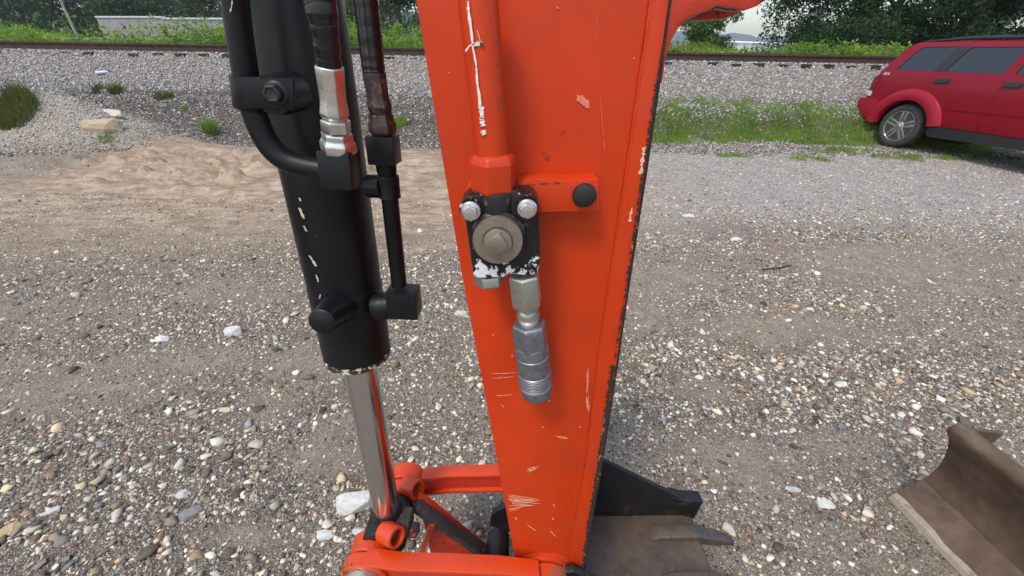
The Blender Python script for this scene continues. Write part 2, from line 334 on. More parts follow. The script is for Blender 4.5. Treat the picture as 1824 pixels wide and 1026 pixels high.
def make_ground():
    ys = [-400, -120, -40, -15, -8, -5, -3.5, -2.5, -1.9, -1.5]
    while ys[-1] < 10.7: ys.append(ys[-1] + max(.010, .0062 * max(ys[-1], .5) + .004))
    ys += list(np.arange(10.9, 16.2, .35)) + [18, 22, 30, 45, 70, 120, 250, 600, 1500, 4000]
    xs_n = np.linspace(-1, 1, 521); xs_n = np.sign(xs_n) * (np.abs(xs_n) ** 1.12)
    Y = np.array(ys); half = 1.25 * np.abs(Y) + 2.2 + 8 * sstep(1, 8, -Y)
    X = xs_n[None, :] * half[:, None]; YY = np.repeat(Y[:, None], len(xs_n), 1)
    Z = terrain(X, YY)
    Z = np.where(YY > 10.8, Z, Z)
    V = np.stack([X, YY, Z], -1).reshape(-1, 3); nx = len(xs_n); ny = len(Y)
    i = (np.arange(ny - 1)[:, None] * nx + np.arange(nx - 1)[None, :]).ravel()
    F = np.stack([i, i + 1, i + nx + 1, i + nx], -1)
    m = bpy.data.materials.new('gravel_ground'); m.use_nodes = True; t = m.node_tree; b = t.nodes["Principled BSDF"]; L = t.links.new
    g = t.nodes.new("ShaderNodeNewGeometry")
    at_ = t.nodes.new("ShaderNodeAttribute"); at_.attribute_name = 'zone'; sp = t.nodes.new("ShaderNodeSeparateColor"); L(at_.outputs["Color"], sp.inputs[0])
    def N(sc, det=6, rg=.6):
        n = t.nodes.new("ShaderNodeTexNoise"); n.inputs["Scale"].default_value = sc; n.inputs["Detail"].default_value = det; n.inputs["Roughness"].default_value = rg; L(g.outputs["Position"], n.inputs["Vector"]); return n
    def mixc(f, a, bb):
        mx = t.nodes.new("ShaderNodeMix"); mx.data_type = 'RGBA'
        for s_, v in ((mx.inputs[0], f), (mx.inputs[6], a), (mx.inputs[7], bb)):
            if isinstance(v, tuple): s_.default_value = (*v, 1)
            elif isinstance(v, (int, float)): s_.default_value = v
            else: L(v, s_)
        return mx.outputs[2]
    def ramp(f, *st):
        r = t.nodes.new("ShaderNodeValToRGB"); r.color_ramp.interpolation = 'CONSTANT' if len(st) > 3 else 'LINEAR'
        while len(r.color_ramp.elements) < len(st): r.color_ramp.elements.new(.5)
        for e, (p_, c_) in zip(r.color_ramp.elements, st): e.position = p_; e.color = (*c_, 1)
        L(f, r.inputs[0]); return r.outputs[0]
    def mul(a, v):
        q = t.nodes.new("ShaderNodeMath"); q.operation = 'MULTIPLY'; L(a, q.inputs[0])
        if isinstance(v, (int, float)): q.inputs[1].default_value = v
        else: L(v, q.inputs[1])
        return q.outputs[0]
    ac = t.nodes.new("ShaderNodeAttribute"); ac.attribute_name = 'coarse'; sc_ = t.nodes.new("ShaderNodeSeparateColor"); L(ac.outputs["Color"], sc_.inputs[0])
    dirt = ramp(N(7, 10, .7).outputs["Fac"], (.3, (.21, .165, .125)), (.7, (.40, .325, .25)))
    dirt = mixc(sc_.outputs[0], dirt, ramp(N(9, 10, .7).outputs["Fac"], (.3, (.085, .068, .053)), (.7, (.235, .19, .147))))  # dense pebbles: dark wet fines, with shade between the stones put into the colour
    dirt = mixc(sc_.outputs[1], dirt, ramp(N(4, 10, .75).outputs["Fac"], (.35, (.05, .042, .035)), (.65, (.14, .115, .09))))
    clayc = ramp(N(5, 10, .7).outputs["Fac"], (.3, (.30, .22, .15)), (.68, (.55, .43, .325)))
    mpc = t.nodes.new("ShaderNodeMapping"); mpc.inputs["Scale"].default_value = (1, 3.2, 1); L(g.outputs["Position"], mpc.inputs["Vector"]); nc = N(2.2, 10, .75); L(mpc.outputs[0], nc.inputs["Vector"])
    rc_ = t.nodes.new("ShaderNodeMapRange"); rc_.inputs[1].default_value = .45; rc_.inputs[2].default_value = .58; L(nc.outputs["Fac"], rc_.inputs[0])
    clayc = mixc(mul(rc_.outputs[0], .75), clayc, (.20, .135, .085))
    nc2 = N(9, 8, .8); L(mpc.outputs[0], nc2.inputs["Vector"]); rc2 = t.nodes.new("ShaderNodeMapRange"); rc2.inputs[1].default_value = .55; rc2.inputs[2].default_value = .66; L(nc2.outputs["Fac"], rc2.inputs[0])
    clayc = mixc(mul(rc2.outputs[0], .7), clayc, (.13, .09, .06))
    finec = ramp(N(3, 10, .75).outputs["Fac"], (.3, (.33, .30, .27)), (.7, (.54, .505, .465)))
    c = mixc(sp.outputs[2], dirt, finec)
    # little pebbles as colour cells
    heights = []
    for sc, keep in ((70, .42), (150, .5), (320, .5)):
        v = t.nodes.new("ShaderNodeTexVoronoi"); v.inputs["Scale"].default_value = sc; L(g.outputs["Position"], v.inputs["Vector"])
        s2 = t.nodes.new("ShaderNodeSeparateColor"); L(v.outputs["Color"], s2.inputs[0])
        pc = ramp(s2.outputs[0], (0, (.055, .048, .044)), (.2, (.14, .112, .09)), (.38, (.23, .205, .18)), (.52, (.33, .27, .20)), (.64, (.42, .40, .36)), (.80, (.58, .56, .52)), (.93, (.72, .71, .69)))
        lt = t.nodes.new("ShaderNodeMath"); lt.operation = 'LESS_THAN'; lt.inputs[1].default_value = keep; L(s2.outputs[1], lt.inputs[0])
        dd = t.nodes.new("ShaderNodeMapRange"); dd.inputs[1].default_value = .46; dd.inputs[2].default_value = .36; L(v.outputs["Distance"], dd.inputs[0])
        f = mul(lt.outputs[0], dd.outputs[0])
        inv = t.nodes.new("ShaderNodeMath"); inv.operation = 'MULTIPLY_ADD'; inv.inputs[1].default_value = -.85; inv.inputs[2].default_value = 1; L(sp.outputs[0], inv.inputs[0])
        inb = t.nodes.new("ShaderNodeMath"); inb.operation = 'MULTIPLY_ADD'; inb.inputs[1].default_value = -.6; inb.inputs[2].default_value = 1; L(sp.outputs[1], inb.inputs[0])
        f = mul(mul(f, inv.outputs[0]), inb.outputs[0])
        c = mixc(f, c, pc); heights.append(mul(f, 1.0 / sc))
    c = mixc(mul(sp.outputs[0], .92), c, clayc)
    L(c, b.inputs["Base Color"]); b.inputs["Roughness"].default_value = .92; b.inputs["Specular IOR Level"].default_value = .25
    hsum = heights[0]
    for h in heights[1:]:
        q = t.nodes.new("ShaderNodeMath"); L(hsum, q.inputs[0]); L(h, q.inputs[1]); hsum = q.outputs[0]
    nb = N(45, 10, .7); q = t.nodes.new("ShaderNodeMath"); q.operation = 'MULTIPLY_ADD'; q.inputs[1].default_value = .018; L(nb.outputs["Fac"], q.inputs[0]); L(hsum, q.inputs[2])
    bp = t.nodes.new("ShaderNodeBump"); bp.inputs["Strength"].default_value = .9; bp.inputs["Distance"].default_value = 1.0; L(q.outputs[0], bp.inputs["Height"]); L(bp.outputs[0], b.inputs["Normal"])
    o = mesh_np('ground', V, F, m, smooth=True, kind='structure')
    cl, ba, fi = zones(V[:, 0], V[:, 1])
    a = o.data.color_attributes.new('zone', 'FLOAT_COLOR', 'POINT')
    a.data.foreach_set("color", np.stack([cl, ba, fi, np.ones_like(cl)], -1).astype(np.float32).ravel())
    a = o.data.color_attributes.new('coarse', 'FLOAT_COLOR', 'POINT'); co = np.clip(coarse(V[:, 0], V[:, 1]) * 1.1, 0, 1) * (V[:, 1] < 5) * (V[:, 1] > 0)
    bkk = sstep(7.3, 7.7, V[:, 1]) * (1 - sstep(9.4, 10, V[:, 1])) * (1 - blob(V[:, 0], V[:, 1], -8.4, 7.4, 1.9, .95, .3))
    a.data.foreach_set("color", np.stack([co, bkk, co, np.ones_like(cl)], -1).astype(np.float32).ravel())
    return o


ground = make_ground()

# ------------------------------------------------------------------ gravel: thousands of loose stones
def hull_stone(seed, npt=18, rough=.0, flat=.62, boxy=.5):
    r = random.Random(seed); bm = bmesh.new()
    for _ in range(npt):
        v = Vector((r.gauss(0, 1), r.gauss(0, 1), r.gauss(0, 1))).normalized()
        s = 1 / max(abs(v.x), abs(v.y), abs(v.z)); v = v * (1 - boxy + boxy * min(s, 1.35)) * r.uniform(.74, 1.12)
        bm.verts.new((v.x, v.y * r.uniform(.92, 1.0) * .8, v.z * flat))
    res = bmesh.ops.convex_hull(bm, input=bm.verts)
    junk = [e for e in res.get("geom_interior", []) if isinstance(e, bmesh.types.BMVert)]
    if junk: bmesh.ops.delete(bm, geom=list(set(junk)), context='VERTS')
    loose = [v for v in bm.verts if not v.link_faces]
    if loose: bmesh.ops.delete(bm, geom=loose, context='VERTS')
    bmesh.ops.recalc_face_normals(bm, faces=bm.faces)
    V = np.array([v.co[:] for v in bm.verts]); bm.verts.index_update(); F = [[v.index for v in f.verts] for f in bm.faces]; bm.free()
    V = V / 2.0
    return V, F
TPL = [hull_stone(100 + k, [14, 16, 20, 24, 15, 22, 13, 26][k % 8], flat=[.6, .7, .5, .75, .45, .66, .55, .6][k % 8], boxy=[.5, .2, .7, .3, .6, .1, .8, .35][k % 8]) for k in range(8)]

def stonemat():
    m = bpy.data.materials.new('loose_stone'); m.use_nodes = True; t = m.node_tree; b = t.nodes["Principled BSDF"]; L = t.links.new
    a = t.nodes.new("ShaderNodeAttribute"); a.attribute_type = 'INSTANCER'; a.attribute_name = 'tint'
    g = t.nodes.new("ShaderNodeNewGeometry"); n = t.nodes.new("ShaderNodeTexNoise"); n.inputs["Scale"].default_value = 60; n.inputs["Detail"].default_value = 8; n.inputs["Roughness"].default_value = .7
    L(g.outputs["Position"], n.inputs["Vector"])
    mr = t.nodes.new("ShaderNodeMapRange"); mr.inputs[1].default_value = .3; mr.inputs[2].default_value = .7; mr.inputs[3].default_value = .68; mr.inputs[4].default_value = 1.18; L(n.outputs["Fac"], mr.inputs[0])
    s = t.nodes.new("ShaderNodeVectorMath"); s.operation = 'SCALE'; L(a.outputs["Color"], s.inputs[0]); L(mr.outputs[0], s.inputs["Scale"]); L(s.outputs[0], b.inputs["Base Color"])
    b.inputs["Roughness"].default_value = .8; b.inputs["Specular IOR Level"].default_value = .3
    bp = t.nodes.new("ShaderNodeBump"); bp.inputs["Strength"].default_value = .5; bp.inputs["Distance"].default_value = .003; L(n.outputs["Fac"], bp.inputs["Height"]); L(bp.outputs[0], b.inputs["Normal"])
    return m
M['stone'] = stonemat()
PAL_YARD = np.array([[.60, .575, .53], [.70, .67, .61], [.50, .475, .43], [.52, .43, .31], [.40, .29, .19], [.24, .18, .13], [.25, .225, .20], [.12, .10, .088], [.075, .07, .068], [.21, .225, .24], [.30, .275, .245], [.16, .13, .105], [.17, .115, .085], [.48, .33, .15]])
PW_YARD = np.array([14, 9, 15, 7, 3, 9, 12, 9, 11, 6, 13, 8, 2.5, .4]); PW_YARD = PW_YARD / PW_YARD.sum()
PAL_BAL = np.array([[.50, .50, .52], [.42, .43, .46], [.60, .60, .61], [.30, .30, .32], [.38, .36, .34], [.22, .20, .20], [.47, .44, .41]])
PW_BAL = np.array([10, 9, 8, 6, 5, 3, 5.]); PW_BAL = PW_BAL / PW_BAL.sum()
PAL_BANK = np.array([[.10, .08, .065], [.16, .13, .105], [.23, .20, .175], [.06, .052, .045], [.40, .385, .36], [.50, .49, .47]]); PW_BANK = np.array([9, 9, 6, 7, 4, 2.]); PW_BANK = PW_BANK / PW_BANK.sum()

def stone_group():
    ng = bpy.data.node_groups.new('scatter_stones', 'GeometryNodeTree'); L = ng.links.new
    ng.interface.new_socket('Geometry', in_out='INPUT', socket_type='NodeSocketGeometry'); ng.interface.new_socket('Geometry', in_out='OUTPUT', socket_type='NodeSocketGeometry')
    i = ng.nodes.new('NodeGroupInput'); o = ng.nodes.new('NodeGroupOutput')
    def attr(name, ty):
        a = ng.nodes.new('GeometryNodeInputNamedAttribute'); a.data_type = ty; a.inputs[0].default_value = name; return a.outputs[0]
    cmp_ = ng.nodes.new('FunctionNodeCompare'); cmp_.data_type = 'INT'; cmp_.operation = 'GREATER_EQUAL'
    L(attr('tpl', 'INT'), cmp_.inputs[2]); cmp_.inputs[3].default_value = 0
    sep = ng.nodes.new('GeometryNodeSeparateGeometry'); L(i.outputs[0], sep.inputs[0]); L(cmp_.outputs[0], sep.inputs[1])
    spl = ng.nodes.new('GeometryNodeSplitToInstances'); L(sep.outputs[0], spl.inputs[0]); spl.domain = 'POINT'
    L(attr('tpl', 'INT'), [s for s in spl.inputs if s.name == 'Group ID'][0])
    m2p = ng.nodes.new('GeometryNodeMeshToPoints'); L(sep.outputs[1], m2p.inputs[0])
    iop = ng.nodes.new('GeometryNodeInstanceOnPoints'); L(m2p.outputs[0], iop.inputs['Points']); L(spl.outputs[0], iop.inputs['Instance'])
    iop.inputs['Pick Instance'].default_value = True; L(attr('pick', 'INT'), iop.inputs['Instance Index'])
    L(attr('rot', 'FLOAT_VECTOR'), iop.inputs['Rotation']); L(attr('scl', 'FLOAT_VECTOR'), iop.inputs['Scale'])
    L(iop.outputs[0], o.inputs[0]); return ng
NG = stone_group()
def scatter(name, P, size, tint, label, parent=None, sink=.22, tilt=.35):
    n = len(P); nt_ = sum(len(v) for v, f in TPL)
    V = np.concatenate([v for v, f in TPL] + [P + np.stack([np.zeros(n), np.zeros(n), size * (.24 - sink)], -1)])
    me = bpy.data.meshes.new(name); me.vertices.add(len(V)); me.vertices.foreach_set("co", V.astype(np.float32).ravel())
    li = []; st = []; tot = []; off = 0
    for v, f in TPL:
        for q in f: st.append(len(li)); tot.append(len(q)); li += [off + k for k in q]
        off += len(v)
    me.loops.add(len(li)); me.loops.foreach_set("vertex_index", li); me.polygons.add(len(st)); me.polygons.foreach_set("loop_start", st); me.polygons.foreach_set("loop_total", tot)
    me.update(calc_edges=True)
    tp = np.full(len(V), -1, np.int32); off = 0
    for k, (v, f) in enumerate(TPL): tp[off:off + len(v)] = k; off += len(v)
    pad = lambda A: np.concatenate([np.zeros((nt_,) + A.shape[1:], np.float32), A.astype(np.float32)])
    def add(nm, ty, dat, key):
        a = me.attributes.new(nm, ty, 'POINT'); a.data.foreach_set(key, dat)
    add('tpl', 'INT', tp, 'value'); add('pick', 'INT', pad(rng.integers(0, 8, n)).astype(np.int32), 'value')
    rot = np.stack([rng.normal(0, tilt, n), rng.normal(0, tilt, n), rng.uniform(0, 6.28, n)], -1)
    scl = size[:, None] * np.stack([rng.uniform(.85, 1.2, n), rng.uniform(.85, 1.2, n), rng.uniform(.7, 1.1, n)], -1)
    add('rot', 'FLOAT_VECTOR', pad(rot).ravel(), 'vector'); add('scl', 'FLOAT_VECTOR', pad(scl).ravel(), 'vector')
    add('tint', 'FLOAT_COLOR', pad(np.concatenate([tint, np.ones((n, 1))], 1)).ravel(), 'color')
    o = link(name, me, M['stone'], parent, kind='stuff')
    if label: o['label'] = label
    md = o.modifiers.new('scatter', 'NODES'); md.node_group = NG; return o
def tints(n, pal, w_): 
    c = pal[rng.choice(len(pal), n, p=w_)] * (np.array([1.07, 1.0, .90]) if pal is PAL_YARD else 1); return np.clip(c * 1.08 * rng.uniform(.74, 1.22, (n, 1)) * rng.normal(1, .03, (n, 3)), .02, .8)
def in_view(x, y, m=1.25): return np.abs(x) < m * np.maximum(y, .2) + .6
# keep-out of the machine's steel that lies on the ground
def layer(n, y0, y1, med, sig, lo, hi, dens, pal=PAL_YARD, pw=PW_YARD, pwr=1.0):
    y = y0 + (y1 - y0) * rng.random(n) ** pwr; x = (rng.random(n) * 2 - 1) * (1.16 * y + 1.2)
    k = rng.random(n) < dens(x, y) * ((1.16 * y + 1.2) / (1.16 * y1 + 1.2)); x, y = x[k], y[k]
    s = np.clip(med * np.exp(rng.normal(0, sig, len(x))), lo, hi)
    return x, y, s, tints(len(x), pal, pw)
parts = [layer(34000, .3, 4.4, .0265, .36, .017, .065, lambda x, y: .02 + .8 * coarse(x, y) ** 1.6),
         layer(210000, .3, 4.6, .0145, .30, .009, .026, lambda x, y: np.clip(coarse(x, y) * .9 + .10, 0, 1)),
         layer(380000, .3, 3.6, .0070, .25, .005, .012, lambda x, y: np.clip(coarse(x, y) * .9 + .22, 0, 1))]
X = np.concatenate([p[0] for p in parts]); Y = np.concatenate([p[1] for p in parts]); SZ = np.concatenate([p[2] for p in parts]); TT = np.concatenate([p[3] for p in parts])
# steel on the ground: bucket and blade footprints
def keepout(x, y): return ((x > .0) & (x < .78) & (y > .22) & (y < .86)) | ((x > 1.54) & (x < 2.1) & (y < .98) & (y > .2))
dusty = (.50 * (1 - sstep(.008, .022, SZ)))[:, None]; TT = TT * (1 - dusty) + dusty * np.array([[.27, .222, .175]]) * rng.uniform(.7, 1.3, (len(TT), 1))   # the finest stones carry the yard's dust
k = ~keepout(X, Y); X, Y, SZ, TT = X[k], Y[k], SZ[k], TT[k]
Z = terrain(X, Y)
# the 300 stones that show largest become objects of their own
dist = np.sqrt(X ** 2 + Y ** 2 + (CAMH - Z) ** 2); zc = Y * math.cos(PITCH) + (CAMH - Z) * math.sin(PITCH)
yc = (Y * math.sin(PITCH) + (Z - CAMH) * math.cos(PITCH)) / zc * FPX; xc = X / zc * FPX
vis = (np.abs(xc) < 925) & (np.abs(yc) < 525); score = np.where(vis, SZ / zc, 0); order = np.argsort(-score); big = order[:290]; rest = np.ones(len(X), bool); rest[big] = False
scatter('gravel', np.stack([X, Y, Z], -1)[rest], SZ[rest], TT[rest], 'grey brown and white loose gravel spread over the yard')
SM = []
for kq in range(8):
    V, F = hull_stone(300 + kq, 15, flat=[.6, .7, .5, .6, .45, .66, .55, .6][kq], boxy=[.5, .2, .7, .3, .6, .15, .8, .35][kq])
    bm = bmesh.new(); vs = [bm.verts.new(v) for v in V]
    for q in F: bm.faces.new([vs[i] for i in q])
    for f in bm.faces: f.smooth = True
    for e in bm.edges:
        if e.calc_face_angle(0) > R(8): e.smooth = False
    me = bpy.data.meshes.new('stone'); bm.to_mesh(me); bm.free(); me.materials.append(M['stone']); SM.append(me)
for i_ in big:
    o = bpy.data.objects.new('stone', random.choice(SM)); COL.objects.link(o); o.parent = ground
    s = float(SZ[i_]) * 1.12; o.location = (X[i_], Y[i_], Z[i_] + s * .10); o.scale = (s * random.uniform(.9, 1.2), s * random.uniform(.85, 1.15), s * random.uniform(.7, 1.0))
    o.rotation_euler = (random.gauss(0, .25), random.gauss(0, .25), random.uniform(0, 6.28)); o['tint'] = [float(v) for v in TT[i_]]

# far fine gravel, bank debris, ballast
ps = [layer(110000, 4.0, 8.7, .017, .4, .009, .05, lambda x, y: (1 - .93 * zones(x, y)[0]) * (.35 + .5 * fbm(x * 2, y * 2, 3, 61)) * np.where(x < 0, .55, 1), PAL_YARD, PW_YARD)]
Xf, Yf, Sf, Tf = ps[0]; lift = sstep(4, 6, Yf)[:, None]; Tf = Tf * (1 - .25 * lift) + .30 * .25 * lift * np.array([[1.5, 1.41, 1.28]])
scatter('gravel_bed', np.stack([Xf, Yf, terrain(Xf, Yf)], -1), Sf, Tf, 'fine light grey gravel of the yard before the bank')
def bank(n, pal, pw, cond, med, lo, hi):
    y = rng.uniform(6.2, 10.62, n); x = rng.uniform(-14.5, 13.5, n); k = (rng.random(n) < cond(x, y)) & in_view(x, y); x, y = x[k], y[k]
    s = np.clip(med * np.exp(rng.normal(0, .3, len(x))), lo, hi); return np.stack([x, y, terrain(x, y)], -1), s, tints(len(x), pal, pw)
bl = lambda x, y: np.where(x < .5, 9.55, 9.30) + .35 * (fbm(x * .9, y * .9, 3, 71) - .5)
P_, s_, t_ = bank(120000, PAL_BAL, PW_BAL, lambda x, y: sstep(-.12, .12, y - bl(x, y)) * 1.0 + .10 * (y > 8.6), .040, .022, .065)
scatter('ballast', P_, s_, t_ * np.array([[.82, .81, .80]]), 'blue grey crushed stone ballast under the railway track', sink=.1, tilt=.7)
P_, s_, t_ = bank(190000, PAL_BANK, PW_BANK, lambda x, y: (1 - sstep(-.1, .15, y - bl(x, y))) * np.maximum(sstep(7.3, 7.6, y) * np.where(x < 1, 1., .6), 1.0 * blob(x, y, -8.4, 7.3, 1.9, 1.0, .25)), .030, .012, .075)
hp = blob(P_[:, 0], P_[:, 1], -8.4, 7.4, 1.8, .9, .3)[:, None]; t_ = t_ * (1 - .75 * hp) + .75 * hp * np.array([[.56, .49, .40]]) * rng.uniform(.6, 1.3, (len(t_), 1))
scatter('bank_rubble', P_, s_, t_, 'dark earthy rubble on the bank below the ballast')

# ------------------------------------------------------------------ rocks that can be pointed at
def rock(px, py, wpx, label, tint, seed, flat=.55, hint=0.0, rz=0.0, asp=.75, onz=None):
    V, F = hull_stone(seed, 34, flat=flat, boxy=.35); bm = bmesh.new(); vs = [bm.verts.new(v) for v in V]
    for q in F: bm.faces.new([vs[i] for i in q])
    bmesh.ops.subdivide_edges(bm, edges=bm.edges, cuts=1, use_grid_fill=True)
    r = random.Random(seed)
    for v in bm.verts: v.co *= r.uniform(.96, 1.03)
    p = hit(px, py) + Vector((0, 0, hint))
    d = ray(px, py); s = wpx / FPX * (p - CAM).dot(f0)
    me = bpy.data.meshes.new('rock'); bmesh.ops.recalc_face_normals(bm, faces=bm.faces); bm.to_mesh(me); bm.free(); me.materials.append(M['stone'])
    o = bpy.data.objects.new('rock', me); COL.objects.link(o); o.location = p; o.scale = (s, s * asp, s); o.rotation_euler = (r.gauss(0, .12), r.gauss(0, .12), rz)
    o['tint'] = list(tint); o['label'] = label; o['category'] = 'rock'; return o
W = (.60, .59, .56); TN = (.46, .38, .27)
rock(636, 905, 75, 'large pale broken rock behind the polished rod end at the orange link', W, 11, .75, .02, .4)
rock(612, 962, 34, 'white angular stone just below the large pale rock by the link', W, 12)
rock(640, 948, 26, 'upright grey white stone squeezed between pale rock and orange link', (.52, .52, .52), 13, .8)
rock(578, 955, 34, 'pale stone lying left of the white stones beside the orange link', W, 14)
rock(785, 925, 50, 'white stone seen between the two orange links', W, 15, .5)
rock(24, 942, 58, 'long tan yellow rock at the left edge of the photo', (.50, .39, .22), 16, .35, rz=.7, asp=.45)
rock(416, 594, 34, 'pale pointed stone left of the black cylinder plug', (.55, .54, .53), 17, .9)
rock(288, 606, 28, 'white rounded stone in the middle of the left gravel', W, 18)
rock(93, 912, 40, 'flat pale slab stone among the dark pebbles at lower left', (.52, .50, .47), 19, .35, rz=.3, asp=.5)
rock(402, 732, 24, 'cream coloured rounded stone left of the polished rod', (.56, .48, .33), 20)
rock(295, 947, 20, 'small orange yellow pebble at lower left', (.62, .36, .07), 21, .4, asp=.5)
rock(340, 915, 40, 'dark grey flat stone beside the muddy patch at lower left', (.22, .22, .22), 22, .4, rz=.6)
rock(325, 883, 34, 'light grey stone lying above the dark flat stone at lower left', (.48, .48, .47), 23, .5)
rock(184, 230, 70, 'brown and cream boulder lying on the slope of the spoil heap', (.45, .36, .25), 24, .45, .04, rz=.15, asp=.5)
rock(204, 207, 44, 'pale flat rock just above the brown boulder on the heap', (.58, .53, .44), 25, .35, .04, asp=.5)
rock(1470, 898, 36, 'flat pale triangular stone left of the rusty blade', W, 26, .4)
rock(1410, 872, 30, 'light grey stone between the bucket teeth and the blade', (.50, .49, .48), 27, .5)
rock(1246, 674, 22, 'white stone in the clean pebble band right of the arm', (.66, .65, .63), 28, .6)
rock(1496, 686, 26, 'white oval stone in the pebble band towards the right', (.64, .62, .57), 29, .5)
rock(820, 560, 30, 'cream angular stone just left of the orange arm', (.58, .53, .45), 30, .6)
rock(1378, 438, 26, 'brown flat stone in the thin pebble strip at the right of the arm', (.26, .18, .12), 31, .35, asp=.5)
rock(1310, 428, 22, 'white stone in the thin pebble strip at the right of the arm', W, 32, .5)
rock(350, 742, 26, 'light brown stone in the gravel left of the polished rod', (.40, .33, .26), 33, .5)
rock(738, 607, 28, 'pale flaky stone right of the black cylinder bottom', W, 34, .35, rz=.9, asp=.5)
rock(1222, 385, 30, 'white chalky slab set flat in the fine gravel right of the arm', (.60, .57, .50), 35, .12, asp=.9)

# ------------------------------------------------------------------ railway track
RY = 11.0; RZ = 1.62
trk = thing('railway_track', 'rusty steel railway track with dark sleepers on grey ballast', 'railway track', (0, RY, 1.43))
for ry in (RY, RY + 1.505):
    prof = [(-.07, 0), (.07, 0), (.07, .012), (.012, .03), (.012, .125), (.036, .137), (.036, .172), (.028, .178), (-.028, .178), (-.036, .172), (-.036, .137), (-.012, .125), (-.012, .03), (-.07, .012)]
    bm = bmesh.new(); prism(bm, [(-80, ry + a, RZ - .18 + b) for a, b in prof], (160, 0, 0)); rl = finish(bm, 'rail', M['railside'], trk, smooth=False)
    bm = bmesh.new(); prism(bm, [(-80, ry - .029, RZ - .001), (-80, ry + .029, RZ - .001), (-80, ry + .029, RZ + .002), (-80, ry - .029, RZ + .002)], (160, 0, 0)); finish(bm, 'running_surface', M['railtop'], rl, smooth=False)
bm = bmesh.new(); box(bm, Matrix.Identity(4), .22, 2.6, .17); sl = finish(bm, 'sleeper', M['sleeper'], trk, bevel=.008)
x = -17.0; first = True
while x < 17:
    o = sl if first else sl.copy()
    if not first: COL.objects.link(o)
    first = False; o.matrix_parent_inverse = Matrix.Translation((0, -RY, -1.43)); o.location = (x, RY + .75 + random.uniform(-.04, .04), RZ - .18 - .085 - .012 + random.uniform(-.03, 0.005)); x += .54

# ------------------------------------------------------------------ grass and weeds (uncountable)
def blades(name, P, h, wd, m, label=None, lean=.35, parent=None, n=1, props=None):
    """P (k,3) roots; each becomes a bent two-segment blade."""
    k = len(P); a = rng.uniform(0, 6.28, k); hh = h * rng.uniform(.5, 1.25, k); ln = lean * rng.uniform(.2, 1.4, k) * hh; b = rng.uniform(0, 6.28, k)
    dx, dy = np.cos(a), np.sin(a); lx, ly = np.cos(b) * ln, np.sin(b) * ln; w2 = wd * rng.uniform(.6, 1.3, k) / 2
    def pt(t, s, q): return np.stack([P[:, 0] + lx * t * t + s * dx * w2 * q, P[:, 1] + ly * t * t + s * dy * w2 * q, P[:, 2] + hh * t - .01], -1)
    V = np.stack([pt(0, -1, 1), pt(0, 1, 1), pt(.55, 1, .85), pt(.55, -1, .85), pt(1, 0, 0)], 1).reshape(-1, 3)
    i = np.arange(k)[:, None] * 5; T3 = np.concatenate([i + np.array([[0, 1, 2]]), i + np.array([[0, 2, 3]]), i + np.array([[3, 2, 4]])])
    o = mesh_np(name, V, T3, m, parent)
    if props:
        for a_, b_ in props.items(): o[a_] = b_
    if label: o['label'] = label
    return o
def rnd_in(n, x0, x1, y0, y1, dens):
    x = rng.uniform(x0, x1, n); y = rng.uniform(y0, y1, n); k = rng.random(n) < dens(x, y); x, y = x[k], y[k]
    return np.stack([x, y, terrain(x, y)], -1)
gd = lambda x, y: (sstep(.22, .42, fbm(x * 1.2, y * 1.8, 4, 81)) * (.30 + .70 * sstep(.42, .58, fbm(x * 4.5, y * 6, 3, 82))) + .03) * sstep(8.45, 8.95, y + 1.1 * (fbm(x * 1.4, y * 1.4, 3, 88) - .5)) * (1 - sstep(9.05, 9.75, y + .8 * (fbm(x * 1.7, y * 1.7, 3, 89) - .5))) * sstep(2.2, 3.2, x)
P_ = rnd_in(200000, 2.4, 13, 8.2, 9.9, gd)
blades('bank_grass', P_, .08, .011, M['grass'], 'short green grass on the foot of the bank behind the car', props={'kind': 'stuff'})
gd2 = lambda x, y: np.maximum.reduce([gblob(x, y, px, py, rx, ry, .6) * sstep(.42, .6, fbm(x * 5, y * 5, 3, 83)) for px, py, rx, ry in ((1510, 272, .6, .22), (1440, 285, .35, .2), (1650, 283, .9, .22), (1310, 278, .5, .12), (1740, 262, 1.2, .5), (1490, 268, .3, .2))])
P_ = rnd_in(90000, 3, 11, 6.2, 9.2, gd2)
blades('yard_grass', P_, .06, .009, M['grass'], 'sparse green grass growing in the gravel before the car', props={'kind': 'stuff'})
P_ = rnd_in(16000, -12, 13, 8.2, 10.0, lambda x, y: sstep(.60, .72, fbm(x * .9, y * 1.6, 4, 85)) * .6 * np.where(x < 1, 1, .4))
blades('bank_moss_grass', P_, .06, .010, M['drygrass'], 'thin olive grass scattered on the stony bank', props={'kind': 'stuff'})
def tuft(px, py, r, h, n, label, m='grass', z0=0):
    p = hit(px, py)
    a = rng.uniform(0, 6.28, n); rr = r * np.sqrt(rng.random(n)); x = p.x + np.cos(a) * rr; y = p.y + np.sin(a) * rr * .8
    blades('grass_tuft', np.stack([x - p.x, y - p.y, terrain(x, y) - p.z], -1), h, .008, M[m], None, lean=.5, props={'label': label, 'category': 'grass tuft'}).location = p
tuft(378, 240, .13, .30, 420, 'tall green grass tuft on the bank left of the cylinder', 'grass')
tuft(26, 196, .36, .27, 1500, 'large grass clump behind the spoil heap at far left', 'drygrass')
tuft(208, 168, .14, .20, 300, 'olive grass tuft on the bank above the boulder', 'drygrass')
tuft(293, 175, .20, .15, 300, 'low olive grass patch on the bank left of the black pipe', 'drygrass')
tuft(174, 163, .12, .14, 200, 'small grass tuft left of the olive tuft under the ballast', 'drygrass')
tuft(330, 197, .05, .10, 90, 'tiny bright weed on the dark bank left of the cylinder', 'weed')
tuft(190, 250, .12, .07, 160, 'low green weed below the brown boulder', 'grass')
